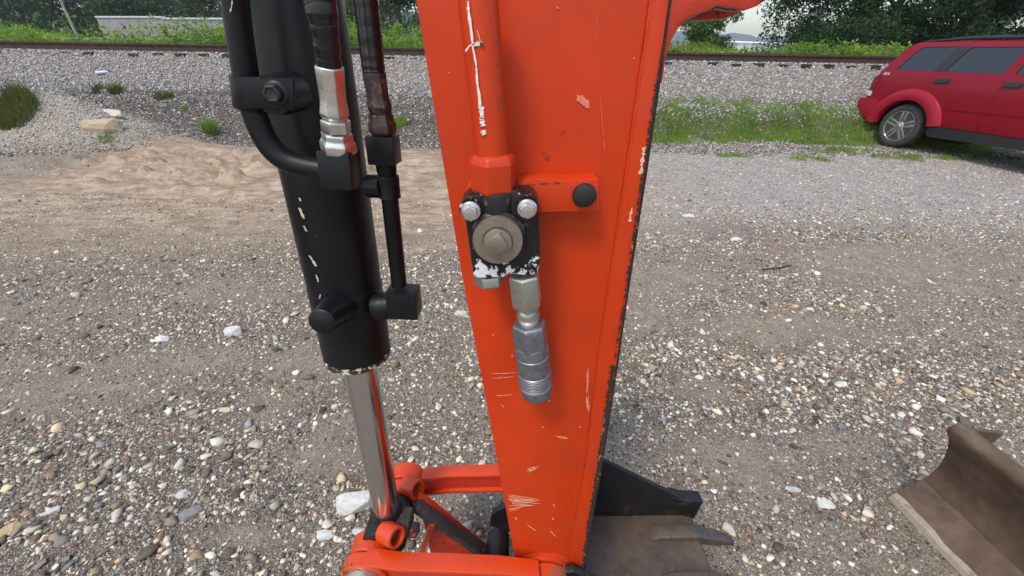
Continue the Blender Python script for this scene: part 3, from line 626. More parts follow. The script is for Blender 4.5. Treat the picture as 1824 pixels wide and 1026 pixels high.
tuft(712, 222, .16, .14, 420, 'bright green weed between the cylinder pipe and the orange arm', 'weed')

# weeds beyond the track: stalks with leaves
def stalks(name, n, x0, x1, y0, y1, hmin, hmax, m, label, lw=.05, seed=0):
    x = rng.uniform(x0, x1, n); y = rng.uniform(y0, y1, n); hn = fbm(x * .25, y * .25, 3, 90 + seed); h = hmin + (hmax - hmin) * np.clip((hn - .3) * 2.2, 0, 1) * rng.uniform(.6, 1.15, n)
    z = terrain(x, y); k = 17; t = rng.uniform(.05, 1, (n, k)); a = rng.uniform(0, 6.28, (n, k)); r = (1.1 - t) * .14 * rng.uniform(.3, 1.2, (n, k)) + .01
    px = x[:, None] + np.cos(a) * r + (t ** 2) * rng.normal(0, .10, (n, 1)); py = y[:, None] + np.sin(a) * r; pz = z[:, None] + t * h[:, None]
    C = np.stack([px, py, pz], -1).reshape(-1, 3); A = a.ravel(); q = len(C); L_ = lw * rng.uniform(.7, 1.8, q)
    out = np.stack([np.cos(A), np.sin(A), rng.uniform(-.4, .9, q)], -1); side = np.stack([-np.sin(A), np.cos(A), rng.normal(0, .5, q)], -1)
    V = np.stack([C, C + out * L_[:, None] * .5 + side * L_[:, None] * .28, C + out * L_[:, None] * 1.2, C + out * L_[:, None] * .5 - side * L_[:, None] * .28], 1).reshape(-1, 3)
    mesh_np(name, V, np.arange(len(V)).reshape(-1, 4), m, kind='stuff', label=label)
stalks('tall_weeds', 9000, -26, -1.5, 14.2, 19, .55, 1.45, M['weed'], 'bright green tall weeds beyond the track at left', .062)
stalks('weed_belt', 6500, 3, 22, 14.5, 19, .45, 1.15, M['weedolive'], 'yellow green weeds beyond the track right of the arm', .06, 5)
stalks('low_weeds', 3600, -3, 26, 13.6, 15, .35, .75, M['weed'], 'low bright weeds along the far side of the track', .06, 9)

# ------------------------------------------------------------------ trees
def leaves(name, centers, radii, n, size, m, parent, squash=.8, **props):
    """leaf-sized faces spread through lobes, more of them near the lobes' skin."""
    C = np.array(centers, float); Rr = np.array(radii, float); w_ = Rr ** 2; k = rng.choice(len(C), n, p=w_ / w_.sum())
    d = rng.normal(0, 1, (n, 3)); d /= np.linalg.norm(d, axis=1)[:, None]
    rad = Rr[k] * (rng.random(n) ** .45) * rng.uniform(.75, 1.12, n); P = C[k] + d * rad[:, None] * np.array([1, 1, squash])
    u = rng.normal(0, 1, (n, 3)); u /= np.linalg.norm(u, axis=1)[:, None]; v = np.cross(u, rng.normal(0, 1, (n, 3))); v /= np.linalg.norm(v, axis=1)[:, None]
    s = size * rng.uniform(.6, 1.5, n)[:, None]
    V = np.stack([P - u * s, P + v * s * .45, P + u * s, P - v * s * .45], 1).reshape(-1, 3)
    return mesh_np(name, V, np.arange(len(V)).reshape(-1, 4), m, parent, **props)
def tree(name, label, base, h, spread, lobes, nleaf, lsize, m, trunk_r=.25, seed=0, lean=(0, 0), low=.25, group=None, lobe_r=.22, forks=3):
    r = random.Random(seed); root = thing(name, label, 'bush' if 'bush' in name else 'tree', base, group); b = Vector(base); bm = bmesh.new(); tips = []
    for k in range(forks):
        a = r.uniform(0, 6.28); top = b + Vector((math.cos(a) * spread * .35 + lean[0], math.sin(a) * spread * .35 + lean[1], h * r.uniform(.7, .95)))
        midp = b.lerp(top, .4) + Vector((r.gauss(0, .05) * spread, r.gauss(0, .05) * spread, 0)); path = smoothpath([b + Vector((r.gauss(0, .4) * trunk_r, 0, -.3)), midp, top], 6)
        tube(bm, path, [trunk_r * (1 - .85 * i / (len(path) - 1)) * (.8 if k else 1) for i in range(len(path))], 8)
        for j in range(7):
            s = path[r.randint(2, len(path) - 1)]; a2 = r.uniform(0, 6.28); e = s + Vector((math.cos(a2), math.sin(a2), r.uniform(-.25, .5))) * spread * r.uniform(.35, .8)
            mid2 = s.lerp(e, .5) + Vector((0, 0, .08 * spread)); tube(bm, smoothpath([s, mid2, e], 3), [trunk_r * .3 * (1 - .13 * i) for i in range(7)], 5); tips.append(e); tips.append(mid2)
    finish(bm, 'trunk', M['bark'], root)
    cs = []; rs = []
    for k in range(lobes):
        if k < len(tips) and r.random() < .8: c = tips[k]
        else:
            a = r.uniform(0, 6.28); q = spread * math.sqrt(r.random()); c = b + Vector((math.cos(a) * q + lean[0], math.sin(a) * q + lean[1], h * r.uniform(low, 1.0)))
        if c.z - b.z < h * low: c = Vector((c.x, c.y, b.z + h * low + r.random() * h * .2))
        cs.append(c[:]); rs.append(spread * lobe_r * r.uniform(.6, 1.35))
    leaves('crown', cs, rs, nleaf, lsize, m, root)
    return root
def gpt(px, Yd, z=1.0): return ((px - 912) / (FPX / math.cos(PITCH)) * Yd, Yd, z)
# right-hand group behind the car
tree('broadleaf_tree', 'large dark green tree with hanging foliage left of the red car', gpt(1530, 26), 9.0, 5.4, 170, 74000, .085, M['leafdark'], .32, 3, low=.10, lobe_r=.20, forks=3)
tree('broadleaf_tree', 'dark tree with leaning forked trunks right behind the car roof', gpt(1655, 25), 10, 3.8, 60, 17000, .085, M['leafdark'], .36, 5, lean=(2.2, 0), low=.32, lobe_r=.2, forks=3)
tree('broadleaf_tree', 'dark tree with ivy green trunk above the car rear door', gpt(1722, 27), 9, 3.4, 60, 20000, .085, M['leafdark'], .4, 8, low=.12, lobe_r=.2)
tree('broadleaf_tree', 'darkest tree at the right edge above the car', gpt(1815, 25), 9, 4.2, 80, 30000, .085, M['leafdark'], .35, 11, low=.14, lobe_r=.22)
tree('round_bush', 'bright green leafy bush just right of the orange arm', gpt(1245, 21, .9), 2.15, 1.15, 46, 9000, .055, M['leafmid'], .06, 14, low=.12, lobe_r=.32)
tree('dark_bush', 'dark bush behind the bright green bush', gpt(1268, 27, .9), 2.6, 1.0, 24, 3500, .07, M['leafdark'], .07, 16, low=.2, lobe_r=.4)
tree('dark_bush', 'low dark green bush under the large tree left of the car', gpt(1490, 21, .9), 1.9, 2.1, 44, 9000, .06, M['leafdark'], .07, 18, low=.1, lobe_r=.3)
# middle, between cylinder and arm
tree('slender_tree', 'pale green tree between the cylinder and its steel pipe', gpt(632, 24, .9), 4.6, .9, 40, 7000, .06, M['leafolive'], .09, 21, low=.10, lobe_r=.38, forks=1)
tree('slender_tree', 'dark tree seen between the steel pipe and the orange arm', gpt(705, 30, .9), 7.5, 2.3, 40, 7500, .09, M['leafdark'], .14, 23, low=.42, lobe_r=.25, forks=2)
tree('slender_tree', 'thin trunked tree right beside the orange arm edge', gpt(742, 27, .9), 7.0, 1.4, 30, 3500, .08, M['leafdark'], .07, 25, low=.36, lobe_r=.3, forks=1)
tree('young_bush', 'bright young bush between the steel pipe and the arm', gpt(692, 20, .9), 1.7, .42, 20, 2200, .05, M['weed'], .03, 27, low=.15, lobe_r=.5, forks=1)
# forest wall at left: one far-off wood
def wood(name, x0, x1, y0, y1, n, hmin, hmax, m, label, per=150, base=lambda x, y: 0, size=.42):
    cs = []; rs = []
    for _ in range(n):
        x = random.uniform(x0, x1); y = random.uniform(y0, y1); h = random.uniform(hmin, hmax); zb = base(x, y)
        for j in range(9):
            t = random.random(); r_ = 1.0 + 1.9 * math.sin(math.pi * min(1, .15 + t * .85)) ; a = random.uniform(0, 6.28)
            cs.append((x + math.cos(a) * 2.2 * (1 - t * .6), y + math.sin(a) * 2.2, zb + h * (.08 + .86 * t))); rs.append(r_ * random.uniform(.6, 1.1))
    leaves(name, cs, rs, n * per, size, m, None, kind='stuff', label=label)
wood('forest_edge', -140, -26, 78, 98, 105, 9, 17, M['leafforest'], 'dark green wooded hillside beyond the track at left', 900, size=.30)
wood('forest_slope', -160, -20, 100, 150, 80, 14, 24, M['leafforest'], 'hazy upper wood behind the dark forest edge at left', 420, base=lambda x, y: (y - 95) * .25, size=.5)
wood('shrub_belt', -60, -16, 26, 42, 26, 1.6, 3.2, M['leafmid'], 'green shrubs before the grey building at left', 260, size=.12)
# hills
def hill(name, x0, x1, y, depth, hf, col):
    xs = np.linspace(x0, x1, 260); h = hf(xs); V = []
    prof = [(0, 0), (.25, .5), (.5, .85), (.75, 1), (1, .9)]
    for a, b in prof: V.append(np.stack([xs, np.full_like(xs, y + depth * a), -3 + h * b + 1.5 * (fbm(xs * .05, xs * 0 + a * 7, 4, 3) - .5) * (a > 0) * (h / 40 + .5)], -1))
    V = np.concatenate(V); n = len(xs); i = (np.arange(len(prof) - 1)[:, None] * n + np.arange(n - 1)[None, :]).ravel()
    return mesh_np(name, V, np.stack([i, i + 1, i + n + 1, i + n], -1), mat(name + '_woods', col, .95, var=.4, vscale=.05), smooth=False, kind='structure')
hill('far_hill', -900, 2200, 1500, 600, lambda x: 78 + 30 * (fbm(x * .004, x * 0, 4, 6) - .5) * 2 + 14 * fbm(x * .045, x * 0, 4, 8), (.03, .05, .03))
hill('near_hill', -700, -60, 260, 160, lambda x: 22 + 14 * fbm(x * .01, x * 0, 3, 16) + 4 * fbm(x * .15, x * 0, 3, 18), (.025, .048, .022))
hill('middle_hill', -200, 140, 420, 200, lambda x: 26 + 12 * fbm(x * .012, x * 0, 3, 26) + 5 * fbm(x * .12, x * 0, 3, 28) - 20 * sstep(20, 140, x), (.03, .055, .03))

# ------------------------------------------------------------------ buildings, pole, guardrail
b0 = Vector(gpt(186, 62, .5)); b1 = Vector(gpt(560, 56, .5))
ht = 4.05
bl_ = thing('low_building', 'long low grey building with flat roof behind the weeds at left', 'building', b0)
dv = (b1 - b0).normalized(); nv = Vector((-dv.y, dv.x, 0)); split = b0 + (b1 - b0) * .33
for a, b_, hh in ((b0, split, ht + .15), (split, b1, ht)):
    n_ = max(3, int((b_ - a).length / 3.2)); 
    for i in range(n_):
        p = a.lerp(b_, i / n_); q = a.lerp(b_, (i + 1) / n_) - dv * .03; bm = bmesh.new(); prism(bm, [p, q, q + Vector((0, 0, hh)), p + Vector((0, 0, hh))], nv * .3); finish(bm, 'wall_panel', M['concrete'], bl_, bevel=.01)
    bm = bmesh.new(); z_ = Vector((0, 0, hh + .002)); prism(bm, [a - nv * .12 + z_, b_ - nv * .12 + z_, b_ - nv * .12 + z_ + Vector((0, 0, .18)), a - nv * .12 + z_ + Vector((0, 0, .18))], nv * .6); finish(bm, 'coping', M['coping'], bl_)
    bm = bmesh.new(); prism(bm, [a + nv * .31, b_ + nv * .31, b_ + nv * 12, a + nv * 12], (0, 0, hh - .1)); finish(bm, 'rear_block', M['concrete'], bl_)
bm = bmesh.new(); pv = b0.lerp(b1, .86) + nv * 1.5 + Vector((0, 0, ht)); box(bm, frame(pv + Vector((0, 0, .35)), (0, 0, 1)), .8, .6, .8); finish(bm, 'roof_vent', M['coping'], bl_, bevel=.03)
wb = thing('warehouse', 'long white metal warehouse below the far blue hills', 'building', gpt(1340, 130, 0))
a = Vector(gpt(1284, 130, 0)); b_ = Vector(gpt(1480, 150, 0)); dv = (b_ - a).normalized(); nv = Vector((-dv.y, dv.x, 0)); n_ = 14
for i in range(n_):
    p = a.lerp(b_, i / n_); q = a.lerp(b_, (i + 1) / n_) - dv * .05; bm = bmesh.new(); prism(bm, [p, q, q + Vector((0, 0, 4.9)), p + Vector((0, 0, 4.9))], nv * .3); finish(bm, 'wall_sheet', M['whitewall'], wb)
bm = bmesh.new(); prism(bm, [a + Vector((0, 0, 4.902)) - nv * .3, b_ + Vector((0, 0, 4.902)) - nv * .3, b_ + Vector((0, 0, 5.7)) + nv * 12, a + Vector((0, 0, 5.7)) + nv * 12], (0, 0, .15)); finish(bm, 'roof', M['whitewall'], wb)
rb = thing('brick_building', 'brown and pink low building glimpsed under the trees left of the car', 'building', gpt(1555, 60, .3))
bm = bmesh.new(); p = Vector(gpt(1535, 60, .3)); q = Vector(gpt(1600, 62, .3)); prism(bm, [p, q, q + Vector((0, 0, 2.9)), p + Vector((0, 0, 2.9))], (0, 6, 0)); finish(bm, 'wall', mat('brown_brick', (.10, .06, .05), .9, var=.4, vscale=2), rb)
bm = bmesh.new(); prism(bm, [p + Vector((-.3, -.3, 2.902)), q + Vector((.3, -.3, 2.902)), q + Vector((.3, 0, 3.6)), p + Vector((-.3, 0, 3.6))], (0, 6.6, 0)); finish(bm, 'roof', mat('pale_pink_roof', (.52, .36, .32), .8, var=.5, vscale=1.2), rb)
pb = Vector(gpt(137, 24, .9)); bm = bmesh.new(); tube(bm, [pb, pb + Vector((.15, 0, 9))], [.055, .045], 10)
o = finish(bm, 'wooden_pole', M['polewood']); o['label'] = 'slim pale pole standing in the weeds at far left'; o['category'] = 'pole'
gr = thing('guardrail', 'thin grey guardrail running through the weeds beyond the track', 'guardrail', (-8, 20.5, .9))
bm = bmesh.new(); prism(bm, [(-24, 20.5, 1.70), (-24, 20.53, 1.70), (-24, 20.53, 1.78), (-24, 20.5, 1.78)], (22, 0, .35)); finish(bm, 'beam', M['galv'], gr)
for k in range(9):
    bm = bmesh.new(); box(bm, frame((-23.5 + k * 2.6, 20.56, 1.28 + k * .03), (0, 0, 1)), .05, .06, .95); finish(bm, 'post', M['galv'], gr)
lp = at(177, 127, 9.9); bm = bmesh.new(); lathe(bm, frame((lp.x, 9.95, tz(lp.x, 9.95) + .05), (1, .2, .1)), [(0, -.12), (.03, -.115), (.034, .07), (.014, .11), (.014, .13), (0, .132)], 12)
o = finish(bm, 'plastic_bottle', M['litter']); o['label'] = 'small bluish plastic bottle lying on the ballast at left'; o['category'] = 'litter'
sp = atz(1358, 482); sq = atz(1408, 474); bm = bmesh.new(); mid = (sp + sq) / 2
pts = smoothpath([sp + Vector((0, 0, tz(sp.x, sp.y) + .008)), mid + Vector((0, -.02, tz(mid.x, mid.y) + .012)), sq + Vector((0, 0, tz(sq.x, sq.y) + .01))], 4); tube(bm, pts, [.006, .007, .008, .008, .008, .007, .007, .006, .005], 6)
o = finish(bm, 'stick', M['bark']); o['label'] = 'short brown stick lying on the mud right of the arm'; o['category'] = 'stick'

# ================================================================== EXCAVATOR
EX = thing('excavator', 'orange excavator arm with black hydraulic cylinder, links and bucket on gravel', 'excavator', (.1, .57, 0))
YF = .50            # near face of the arm
def pf(pts, Y): return [at(x, y, Y) for x, y in pts]
# --- arm: box section, near plate proud at its right with a weld bead
armL = [(722, -120), (740, 0), (780, 240), (820, 480), (866, 720), (905, 930), (912, 968), (925, 1040), (950, 1100)]
armR = [(1198, -120), (1192, 0), (1170, 160), (1150, 300), (1124, 470), (1098, 650), (1072, 820), (1048, 960), (1036, 1040), (1030, 1100)]
inner = [(x - 34 + (y > 700) * 6, y) for x, y in armR]
bm = bmesh.new(); prism(bm, pf(armL, YF) + pf(inner[::-1], YF), (0, .16, 0)); arm = finish(bm, 'arm', M['orange'], EX, bevel=.004)
bm = bmesh.new(); prism(bm, [p + Vector((.0015, 0, 0)) for p in pf(inner, YF - .002)] + pf(armR[::-1], YF - .002), (0, .012, 0)); finish(bm, 'edge_strip', M['orange'], arm, bevel=.002)
bm = bmesh.new(); prism(bm, [p + Vector((-.0002, 0, 0)) for p in pf(armR, YF + .0035)] + [p + Vector((.0030, 0, 0)) for p in pf(armR[::-1], YF + .0035)], (0, .013, 0)); finish(bm, 'worn_edge', M['chipped_edge'], arm)
def ragged_strip(pts, wid, jag=.3, steps=60, seed=1, gaps=0.0, taper=False):
    """front-facing ragged strip pieces along a path, as one bmesh."""
    r = random.Random(seed); P = smoothpath(pts, max(2, steps // max(1, len(pts) - 1))); bm = bmesh.new(); prev = None
    for i, p in enumerate(P):
        t = (P[min(i + 1, len(P) - 1)] - P[max(i - 1, 0)]).normalized(); s = Vector((t.z, 0, -t.x)); u_ = i / max(1, len(P) - 1); sn = (fbm(i * .35 + seed * 9.7, seed * 3.3, 3, 1) - .5) * 2.4 + r.uniform(-.35, .35); wv = wid * max(.12, 1 + jag * sn * 1.5) / 2 * (min(1, 4 * u_ + .1, 4 * (1 - u_) + .1) if taper else 1); c = p + s * wid * (fbm(i * .22 + seed * 5.1, 9.0, 2, 2) - .5) * .6
        if r.random() < gaps: prev = None; continue
        cur = [bm.verts.new(c - s * wv), bm.verts.new(c + s * wv)]
        if prev: bm.faces.new([prev[0], prev[1], cur[1], cur[0]])
        prev = cur
    ret = bmesh.ops.extrude_face_region(bm, geom=list(bm.faces)); bmesh.ops.translate(bm, verts=[v for v in ret['geom'] if isinstance(v, bmesh.types.BMVert)], vec=(0, -.0004, 0))
    return bm
# heavy chipping along the right edge of the plate
bm = ragged_strip([p + Vector((-.0035, -.0006, 0)) for p in pf([(1096, 650), (1082, 745), (1068, 840), (1052, 935), (1038, 1030)], YF - .002)], .0085, .5, 420, 4, .0); finish(bm, 'paint_loss', M['chipped_edge'], arm, smooth=False)
bm = ragged_strip([p + Vector((-.002, -.0006, 0)) for p in pf([(1189, 70), (1180, 110), (1166, 190), (1152, 285), (1142, 345), (1126, 455), (1110, 560), (1097, 640)], YF - .002)], .0026, .9, 480, 9, .10); finish(bm, 'paint_loss', M['chipped_edge'], arm, smooth=False)
bm = ragged_strip([p + Vector((-.005, -.0006, 0)) for p in pf([(1156, 262), (1151, 290), (1147, 310)], YF - .002)], .006, .6, 20, 11); finish(bm, 'bare_patch', M['chips'], arm, smooth=False)
bm = ragged_strip([p + Vector((-.009, -.0006, 0)) for p in pf([(1137, 370), (1133, 395)], YF - .002)], .0035, .7, 12, 12); finish(bm, 'bare_patch', M['chips'], arm, smooth=False)
# weld bead where plate meets plate
wp = smoothpath([p + Vector((.0005, -.0005, 0)) for p in pf(inner, YF)], 30); rr = [.0019 + .0002 * math.sin(i * 2.1) + .0003 * math.sin(i * .37) for i in range(len(wp))]
bm = bmesh.new(); tube(bm, wp, rr, 8); finish(bm, 'weld_bead', M['orange'], arm)
# scratches and marks
def scratch(x0, y0, x1, y1, wpx, m='chips', jag=.6, seed=0, gaps=0.0, name='scratch', off=.0008, mids=()):
    Y = YF - off; pts = [at(x0, y0, Y)] + [at(a, b, Y) for a, b in mids] + [at(x1, y1, Y)]
    bm = ragged_strip(pts, span((x0 + x1) / 2, (y0 + y1) / 2, Y, wpx * .75), jag, 26, seed + int(x0 * 7 + y0), gaps, True); finish(bm, name, M[m], arm, smooth=False)
for s_ in ((875, 666, 918, 664, 1.1), (876, 674, 915, 671, 1.0), (884, 705, 912, 703, 1.0), (989, 777, 1010, 779, 1.8), (995, 780, 1013, 781, 1.2), (938, 838, 956, 834, 3), (940, 834, 961, 831, 1.2), (941, 841, 953, 836, 1.4), *[(random.uniform(904, 914), 881 + k * 1.7 + random.uniform(-1, 1), random.uniform(928, 964), 889 + k * 1.0 + random.uniform(-1, 1), random.choice((.8, 1.2, 2.0))) for k in range(13)], (906, 907, 934, 902, 1.4), (908, 910, 926, 905, 1.0),
           (893, 720, 898, 726, 1.3), (917, 920, 921, 926, 2), (985, 898, 988, 902, 2), (938, 934, 956, 946, 2), (979, 944, 990, 956, 1.6), (877, 600, 880, 594, 1.2), (911, 632, 914, 636, 2), (976, 714, 981, 714, 2), (992, 12, 995, 16, 2.5), (798, 128, 800, 131, 2), (1128, 102, 1130, 104, 1.5), (1158, 150, 1170, 149, 1), (1158, 156, 1170, 155, 1), (983, 922, 987, 926, 2), (966, 760, 968, 762, 2), (1032, 760, 1034, 762, 2)):
    scratch(*s_[:4], s_[4])
scratch(1048, 655, 1049, 735, 5, 'pinkmark', .7, mids=[(1046, 690)]); scratch(1047, 690, 1045, 730, 2.2, 'chips', .7); scratch(1028, 168, 1050, 192, 12, 'pinkmark', .5); scratch(1064, 25, 1062, 75, 1.0, 'pinkmark'); scratch(1068, 160, 1078, 280, .9, 'pinkmark', .5)
for s_ in ((966, 272, 972, 274, 2), (970, 281, 978, 284, 3), (996, 240, 1009, 232, .8), (977, 280, 979, 276, 2), (917, 112, 918, 115, 1.2), (1010, 876, 1018, 882, 1.6), (1019, 885, 1021, 890, 2), (900, 173, 902, 175, 1.5)):
    scratch(*s_[:4], s_[4], 'chips_dark', name='nick')
# --- upper bracket at the right (curved gusset, set back)
br = [(1180, 150), (1188, 100), (1197, 72), (1212, 46), (1230, 33), (1262, 22), (1285, 12), (1300, 16), (1330, 18), (1352, 10), (1380, -10), (1420, -80), (1420, -260), (1120, -260), (1120, 150)]
bm = bmesh.new(); prism(bm, pf(br, .565), (0, .03, 0)); bk = finish(bm, 'bracket', M['orange_dark'], EX, bevel=.004)
lp_ = [(1205, 37), (1262, 36), (1294, 33), (1314, 25), (1334, 12), (1325, -40), (1240, -40), (1205, 0)]
bm = bmesh.new(); prism(bm, pf(lp_, .62), (0, .03, 0)); finish(bm, 'lower_flange', M['orange_dark'], bk, bevel=.004)
bm = bmesh.new(); tube(bm, smoothpath(pf([(1214, 44), (1236, 30), (1258, 21), (1276, 12), (1292, 15), (1312, 17)], .563), 8), [.0014 + .0003 * math.sin(i * 1.9) for i in range(41)], 8); finish(bm, 'gusset_weld', M['weathered'], bk)
# --- auxiliary line: orange tube, nut
tp0, tp1 = at(846, -60, .452), at(879, 300, .452); ax = (tp1 - tp0)
bm = bmesh.new(); tube(bm, [tp0, tp1], span(870, 200, .452, 32), 28); finish(bm, 'auxiliary_tube', M['orange'], EX)
def mark(pts, wpx, Yc=.452, r=.0192, m='chalk', jag=.45, seed=3, gaps=.05, nm='white_mark'):
    P = [at(x, y, Yc - r - .0006) for x, y in pts]; bm = ragged_strip(P, span(pts[0][0], pts[0][1], Yc - r, wpx), jag, 50, seed, gaps); finish(bm, nm, M[m], tube_o, smooth=False)
tube_o = [o for o in bpy.data.objects if o.name == 'auxiliary_tube'][0]
mark([(834, 2), (836, 30), (842, 78), (847, 110), (852, 160), (858, 210)], 4.6, gaps=.03); mark([(857, 190), (860, 226)], 8, seed=5, gaps=.1); mark([(860, 232), (863, 240)], 7, seed=6); mark([(829, 92), (836, 82), (846, 78)], 2.4, seed=7, gaps=0); mark([(844, 79), (860, 78)], 6, seed=8, gaps=0)
mark([(850, 54), (856, 74)], 1.4, m='chips', seed=9, gaps=0); mark([(855, 79), (862, 78)], 5, m='chips_dark', seed=10, gaps=0, r=.0198, nm='paint_chip')
for i_, (a_, b_) in enumerate(((68, 85), (103, 120), (135, 142), (168, 178), (182, 196))): mark([(879 + a_ * .075, a_), (879 + b_ * .075, b_)], 3.0, r=.006, Yc=.452 - .0105, m='chips_dark', seed=20 + i_, nm='paint_chip')
n0, n1 = at(878, 272, .452), at(880, 343, .452); L_ = (n1 - n0).length; rn = span(878, 305, .452, 40)
bm = bmesh.new(); lathe(bm, frame(n0, n1 - n0), [(rn * .80, 0), (rn * 1.0, .004), (rn * 1.09, L_ * .22)], 6, rot=R(12)); lathe(bm, frame(n0 + (n1 - n0) * .22, n1 - n0), [(rn * 1.09, 0), (rn * 1.07, L_ * .66), (rn * .93, L_ * .78)], 6, rot=R(12)); finish(bm, 'tube_nut', M['orange'], EX, bevel=.0025)
# --- clamp bar with plug
Yb = .468
bm = bmesh.new(); prism(bm, pf([(905, 330), (935, 321), (975, 317), (1000, 322), (1066, 318), (1068, 376), (905, 380)], Yb), (0, .032, 0)); bar = finish(bm, 'clamp_bar', M['orange'], EX, bevel=.002)
bm = bmesh.new(); prism(bm, pf([(826, 346), (832, 332), (850, 326), (850, 352)], Yb + .004), (0, .025, 0)); finish(bm, 'bar_end', M['orange'], bar, bevel=.002)
bm = bmesh.new(); lathe(bm, frame(at(1042, 350, Yb - .006), (0, 1, 0)), [(0, -.0022), (.010, -.0018), (.0135, .0), (.0148, .003), (.0148, .006)], 40); finish(bm, 'plug', M['cap'], bar)
bm = ragged_strip([p + Vector((0, 0, 0)) for p in pf([(935, 330), (965, 327), (1005, 325)], Yb - .0006)], .0012, .7, 30, 5, .2); finish(bm, 'scratch', M['chips_dark'], bar, smooth=False)
# --- valve block
Yv = .425; dv_ = .048
vb = [(826, 372), (824, 362), (832, 350), (848, 347), (852, 340), (920, 338), (924, 346), (945, 345), (958, 356), (960, 372), (962, 470), (958, 484), (948, 492), (905, 488), (898, 494), (850, 496), (842, 488)]
bm = bmesh.new(); prism(bm, pf(vb, Yv + .009), (0, dv_, 0)); valve = finish(bm, 'valve_block', M['valve'], EX, bevel=.003)
nk0, nk1 = at(884, 336, .449), at(887, 425, .450); bm = bmesh.new(); lathe(bm, frame(nk0, nk1 - nk0), [(.0225, 0), (.0235, .003), (.0235, (nk1 - nk0).length), (.018, (nk1 - nk0).length + .004)], 40); finish(bm, 'neck', M['valve'], valve)
cpt = at(887, 427, Yv); rc = span(887, 427, Yv, 45)
bm = bmesh.new(); lathe(bm, frame(cpt + Vector((0, .010, 0)), (0, -1, 0)), [(rc * 1.16, 0), (rc * 1.13, .006), (rc * 1.02, .0085)], 44); finish(bm, 'port_boss', M['valve'], valve)
bm = bmesh.new(); lathe(bm, frame(cpt + Vector((0, .004, 0)), (0, -1, .04)), [(rc, 0), (rc, .007), (rc * .965, .0095), (rc * .60, .0098), (rc * .585, .0088), (0, .0088)], 48); cap = finish(bm, 'round_plug', M['brass'], valve)
bm = bmesh.new(); fr = frame(cpt + Vector((0, -.008, 0)), (0, -1, .04)) @ Matrix.Rotation(R(33), 4, 'Z'); box(bm, fr, rc * .66, rc * .74, .013); finish(bm, 'square_head', M['brass'], cap, bevel=.0035); bm = bmesh.new(); lathe(bm, frame(cpt + Vector((0, -.0075, 0)), (0, -1, .04)), [(rc * .57, 0), (rc * .55, .003), (rc * .50, .0035)], 40); finish(bm, 'collar', M['brass'], cap)
for bx, by in ((838, 378), (939, 374)):
    c = at(bx, by, Yv - .001); rb_ = span(bx, by, Yv, 18)
    bm = bmesh.new(); lathe(bm, frame(c + Vector((0, .045, 0)), (0, -1, 0)), [(rb_ * 1.2, 0), (rb_ * 1.2, .036)], 30); bs = finish(bm, 'bolt_spacer', M['valve'], valve)
    bm = bmesh.new(); lathe(bm, frame(c + Vector((0, .004, 0)), (0, -1, 0)), [(rb_ * 1.02, 0), (rb_ * 1.02, .0012), (rb_ * .92, .0030)], 36); lathe(bm, frame(c + Vector((0, .002, 0)), (0, -1, 0)), [(rb_ * .82, 0), (rb_ * .82, .0072), (rb_ * .74, .0084)], 6, rot=R(bx % 50)); bo = finish(bm, 'bolt', M['zinc'], valve, bevel=.0003)
    for q in range(3): bm = bmesh.new(); box(bm, frame(c + Vector((.0018 * (q - 1), -.0066, .0014 * (q % 2))), (0, -1, 0)), .0011, .0030, .0006); finish(bm, 'raised_mark', M['zinc'], bo)
# --- plug and quick coupler under the valve
def stack(name, p0, p1, prof, m, parent, n=32, rot=0, bevel=0):
    bm = bmesh.new(); lathe(bm, frame(p0, p1 - p0), prof, n, rot); return finish(bm, name, M[m], parent, bevel=bevel)
Yq = .452
stack('hex_plug', at(870, 486, Yq), at(873, 507, Yq), [(.0205, 0), (.0205, .013), (.0180, .0165)], 'zincdull', valve, 6, R(20), .0006)
A = lambda t: at(933 + 23 * t, 487 + 218 * t, Yq + .002 * t)   # coupler axis
CP = thing  # alias kept unused
def stack2(name, p0, p1, prof, m, parent, n=32, rot=0, bevel=0, kr=1.0):
    h = max(q[1] for q in prof); L0 = (p1 - p0).length; return stack(name, p0, p1, [(r_ * kr, z_ / h * L0) for r_, z_ in prof], m, parent, n, rot, bevel)
cp = stack2('coupler', A(.0), A(.262), [(.0150, 0), (.0166, .0015), (.0168, .003), (.0168, .034), (.0152, .0375), (.011, .038)], 'zincdull', EX, 6, R(8), .0009, 1.30)
stack2('thread', A(.255), A(.42), [(.0105, 0)] + [(r_, h_) for k in range(5) for r_, h_ in ((.0126, .0015 + k * .0022), (.0114, .0026 + k * .0022))] + [(.0116, .014), (.0136, .0145), (.0136, .023), (.0116, .024)] + [(r_, h_) for k in range(4) for r_, h_ in ((.0128, .0255 + k * .0022), (.0116, .0266 + k * .0022))] + [(.0116, .045)], 'zincdull', cp, kr=1.22)
stack2('collar_nut', A(.395), A(.60), [(.0120, 0), (.0176, .0004), (.0194, .002), (.0200, .005), (.0202, .008), (.0202, .022), (.0198, .026), (.0186, .028)], 'coupler', cp, 6, R(14), .0015, 1.32)
for q_ in range(7): stack('grip_ridge', A(.80 + q_ * .013), A(.806 + q_ * .013), [(.0258, 0), (.0268, .0006), (.0268, .0012), (.0258, .0018)], 'coupler', cp, 56)
slv = stack2('sleeve', A(.565), A(.975), [(.0150, 0), (.0186, .001), (.0196, .004), (.0196, .0105), (.0188, .0112), (.0188, .0120), (.0197, .0127), (.0197, .031), (.0189, .0318), (.0189, .0328), (.0199, .0335), (.0199, .0475), (.0191, .0482), (.0191, .0492), (.0199, .0499), (.0199, .0595), (.0186, .0625), (.0165, .063), (.0160, .058), (0, .058)], 'coupler', cp, 56, kr=1.32)

